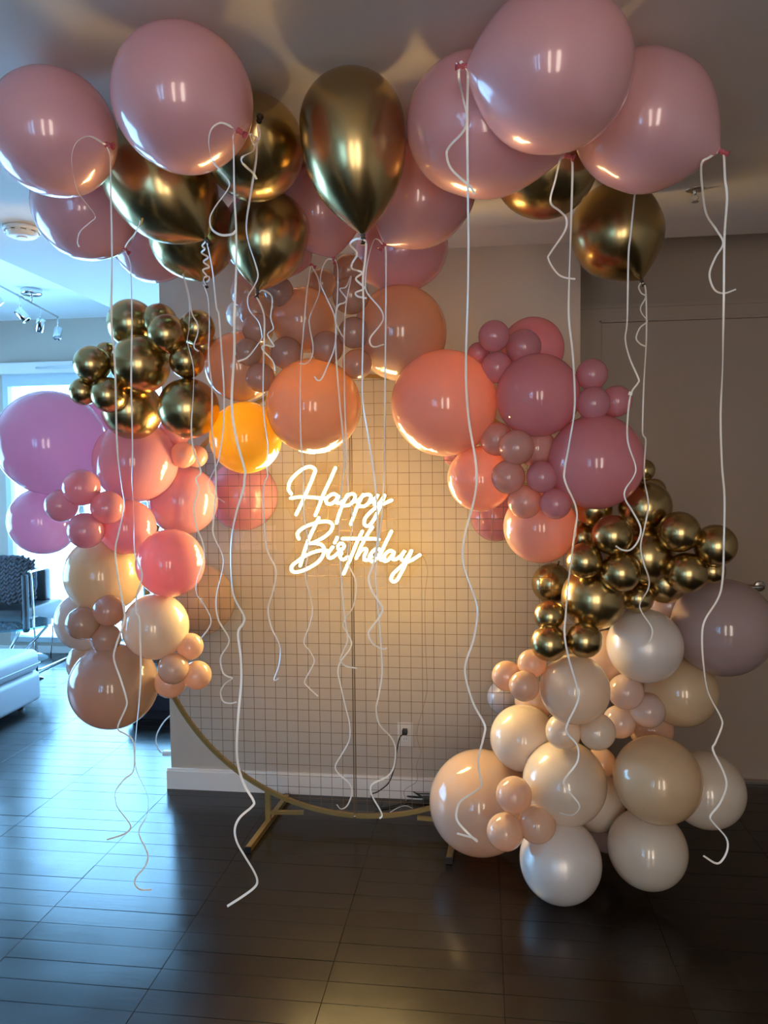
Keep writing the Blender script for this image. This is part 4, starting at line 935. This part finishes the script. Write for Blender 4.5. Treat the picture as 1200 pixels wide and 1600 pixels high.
def armchair():
    Y0 = 5.72; ar = PY(43, 930, Y0).x
    r = empty('armchair', (ar-.4, Y0+.3, 0), 'black leather armchair with a chrome frame in front of the window', 'armchair')
    zs = PY(20, 958, Y0).z; za = PY(43, 897, Y0).z
    o = boxo('seat', (ar-.72, Y0+.0, zs-.14), (ar-.05, Y0+.62, zs+.02), M['leather'], None, .03, 3); part(o, r)
    bm = bmesh.new(); box(bm, (ar-.72, Y0+.50, zs), (ar-.16, Y0+.62, za-.02), .03, 3); part(obj('backrest', bm, M['leather'], None, True), r)
    for x in (ar-.035, ar-.74):
        part(boxo('armrest', (x-.02, Y0, zs-.16), (x+.02, Y0+.05, za-.01), M['leather'], None, .012, 3), r)
        bm = bmesh.new(); f = .009
        tube(bm, catmull([(x+.035, Y0+.62, .012), (x+.035, Y0+.25, .012), (x+.035, Y0+.12, .02), (x+.035, Y0+.09, .08), (x+.035, Y0+.06, za-.05), (x+.035, Y0+.04, za+.008), (x+.035, Y0+.3, za+.02), (x+.035, Y0+.60, za+.06)], 5), f, 8); part(obj('chrome_frame', bm, M['chrome'], None, True), r)
    # chunky knit cushion: plump core with fat woven loops
    cx, cz = ar-.30, (zs+za)/2+.085; cy = Y0+.22
    rt = empty('knit_cushion', (cx, cy, cz-.2), 'chunky knitted dark grey cushion on the black armchair', 'cushion')
    bm = bmesh.new(); bmesh.ops.create_uvsphere(bm, u_segments=24, v_segments=16, radius=1, matrix=Matrix.Translation((cx, cy, cz)) @ Matrix.Diagonal((.24, .09, .20, 1)))
    for v in bm.verts:
        q = (v.co.x-cx)/.24, (v.co.z-cz)/.20
        s = 1+.22*abs(q[0]*q[1]); v.co.x = cx+(v.co.x-cx)*s; v.co.z = cz+(v.co.z-cz)*s
    part(obj('cushion_core', bm, M['knit'], None, True), rt)
    bm = bmesh.new()
    for i in range(-5, 6):
        for j in range(-6, 7):
            x = i*.046; z = j*.034 + (.017 if i % 2 else 0)
            if abs(x) > .24 or abs(z) > .20 or (abs(x) > .2 and abs(z) > .18): continue
            y = -.10*math.sqrt(max(.12, 1-(x/.29)**2-(z/.25)**2))
            for s in (-1, 1):
                m = Matrix.Translation((cx+x+s*.011, cy+y, cz+z)) @ Matrix.Rotation(s*.7, 4, 'Y') @ Matrix.Diagonal((.014, .019, .027, 1))
                bmesh.ops.create_uvsphere(bm, u_segments=8, v_segments=6, radius=1, matrix=m)
    o = obj('knit_loops', bm, M['knit'], None, True); part(o, rt); o['kind'] = 'stuff'
armchair()
def lamp_base():
    c = PZ(112, 1017, 0)
    r = empty('floor_lamp', (c.x, c.y, 0), 'floor lamp on a round dark base, its pole hidden by the left garland', 'lamp')
    bm = bmesh.new(); lathe(bm, [(0, .022), (.02, .022), (.02, .016), (.14, .012), (.145, .008), (.145, 0), (0, 0)], 36, Matrix.Translation(c+Vector((.11, 0, 0)))); part(obj('base', bm, M['nickel'], None, True), r)
    bm = bmesh.new(); q = c+Vector((.11, 0, .02)); tube(bm, [q, q+Vector((0, 0, 1.25))], .01, 10); part(obj('pole', bm, M['nickel'], None, True), r)
    bm = bmesh.new(); lathe(bm, [(.10, 0), (.075, .16), (.073, .16), (.098, 0)], 28, Matrix.Translation(q+Vector((0, 0, 1.2)))); part(obj('lamp_shade', bm, M['white'], None, True), r)
lamp_base()
def side_stand():
    Y = 6.36; a = PY(58, 960, Y)
    r = empty('acrylic_stand', (a.x+.03, Y, 0), 'small clear stand with curved sides between armchair and window', 'stand')
    zt = PY(60, 921, Y).z
    w = PY(76, 930, Y).x-a.x
    for s in (0, 1):
        bm = bmesh.new(); x = a.x+s*w
        tube(bm, catmull([(x, Y, 0), (x+(.03 if s else -.03), Y, zt*.45), (x, Y, zt*.75), (x+(.01 if s else -.01), Y, zt)], 6), .006, 8); part(obj('side_rail', bm, M['chrome'], None, True), r)
    for z in (zt, zt*.5): part(boxo('shelf', (a.x-.01, Y-.08, z-.008), (a.x+w+.01, Y+.08, z), M['table_glass']), r)
side_stand()
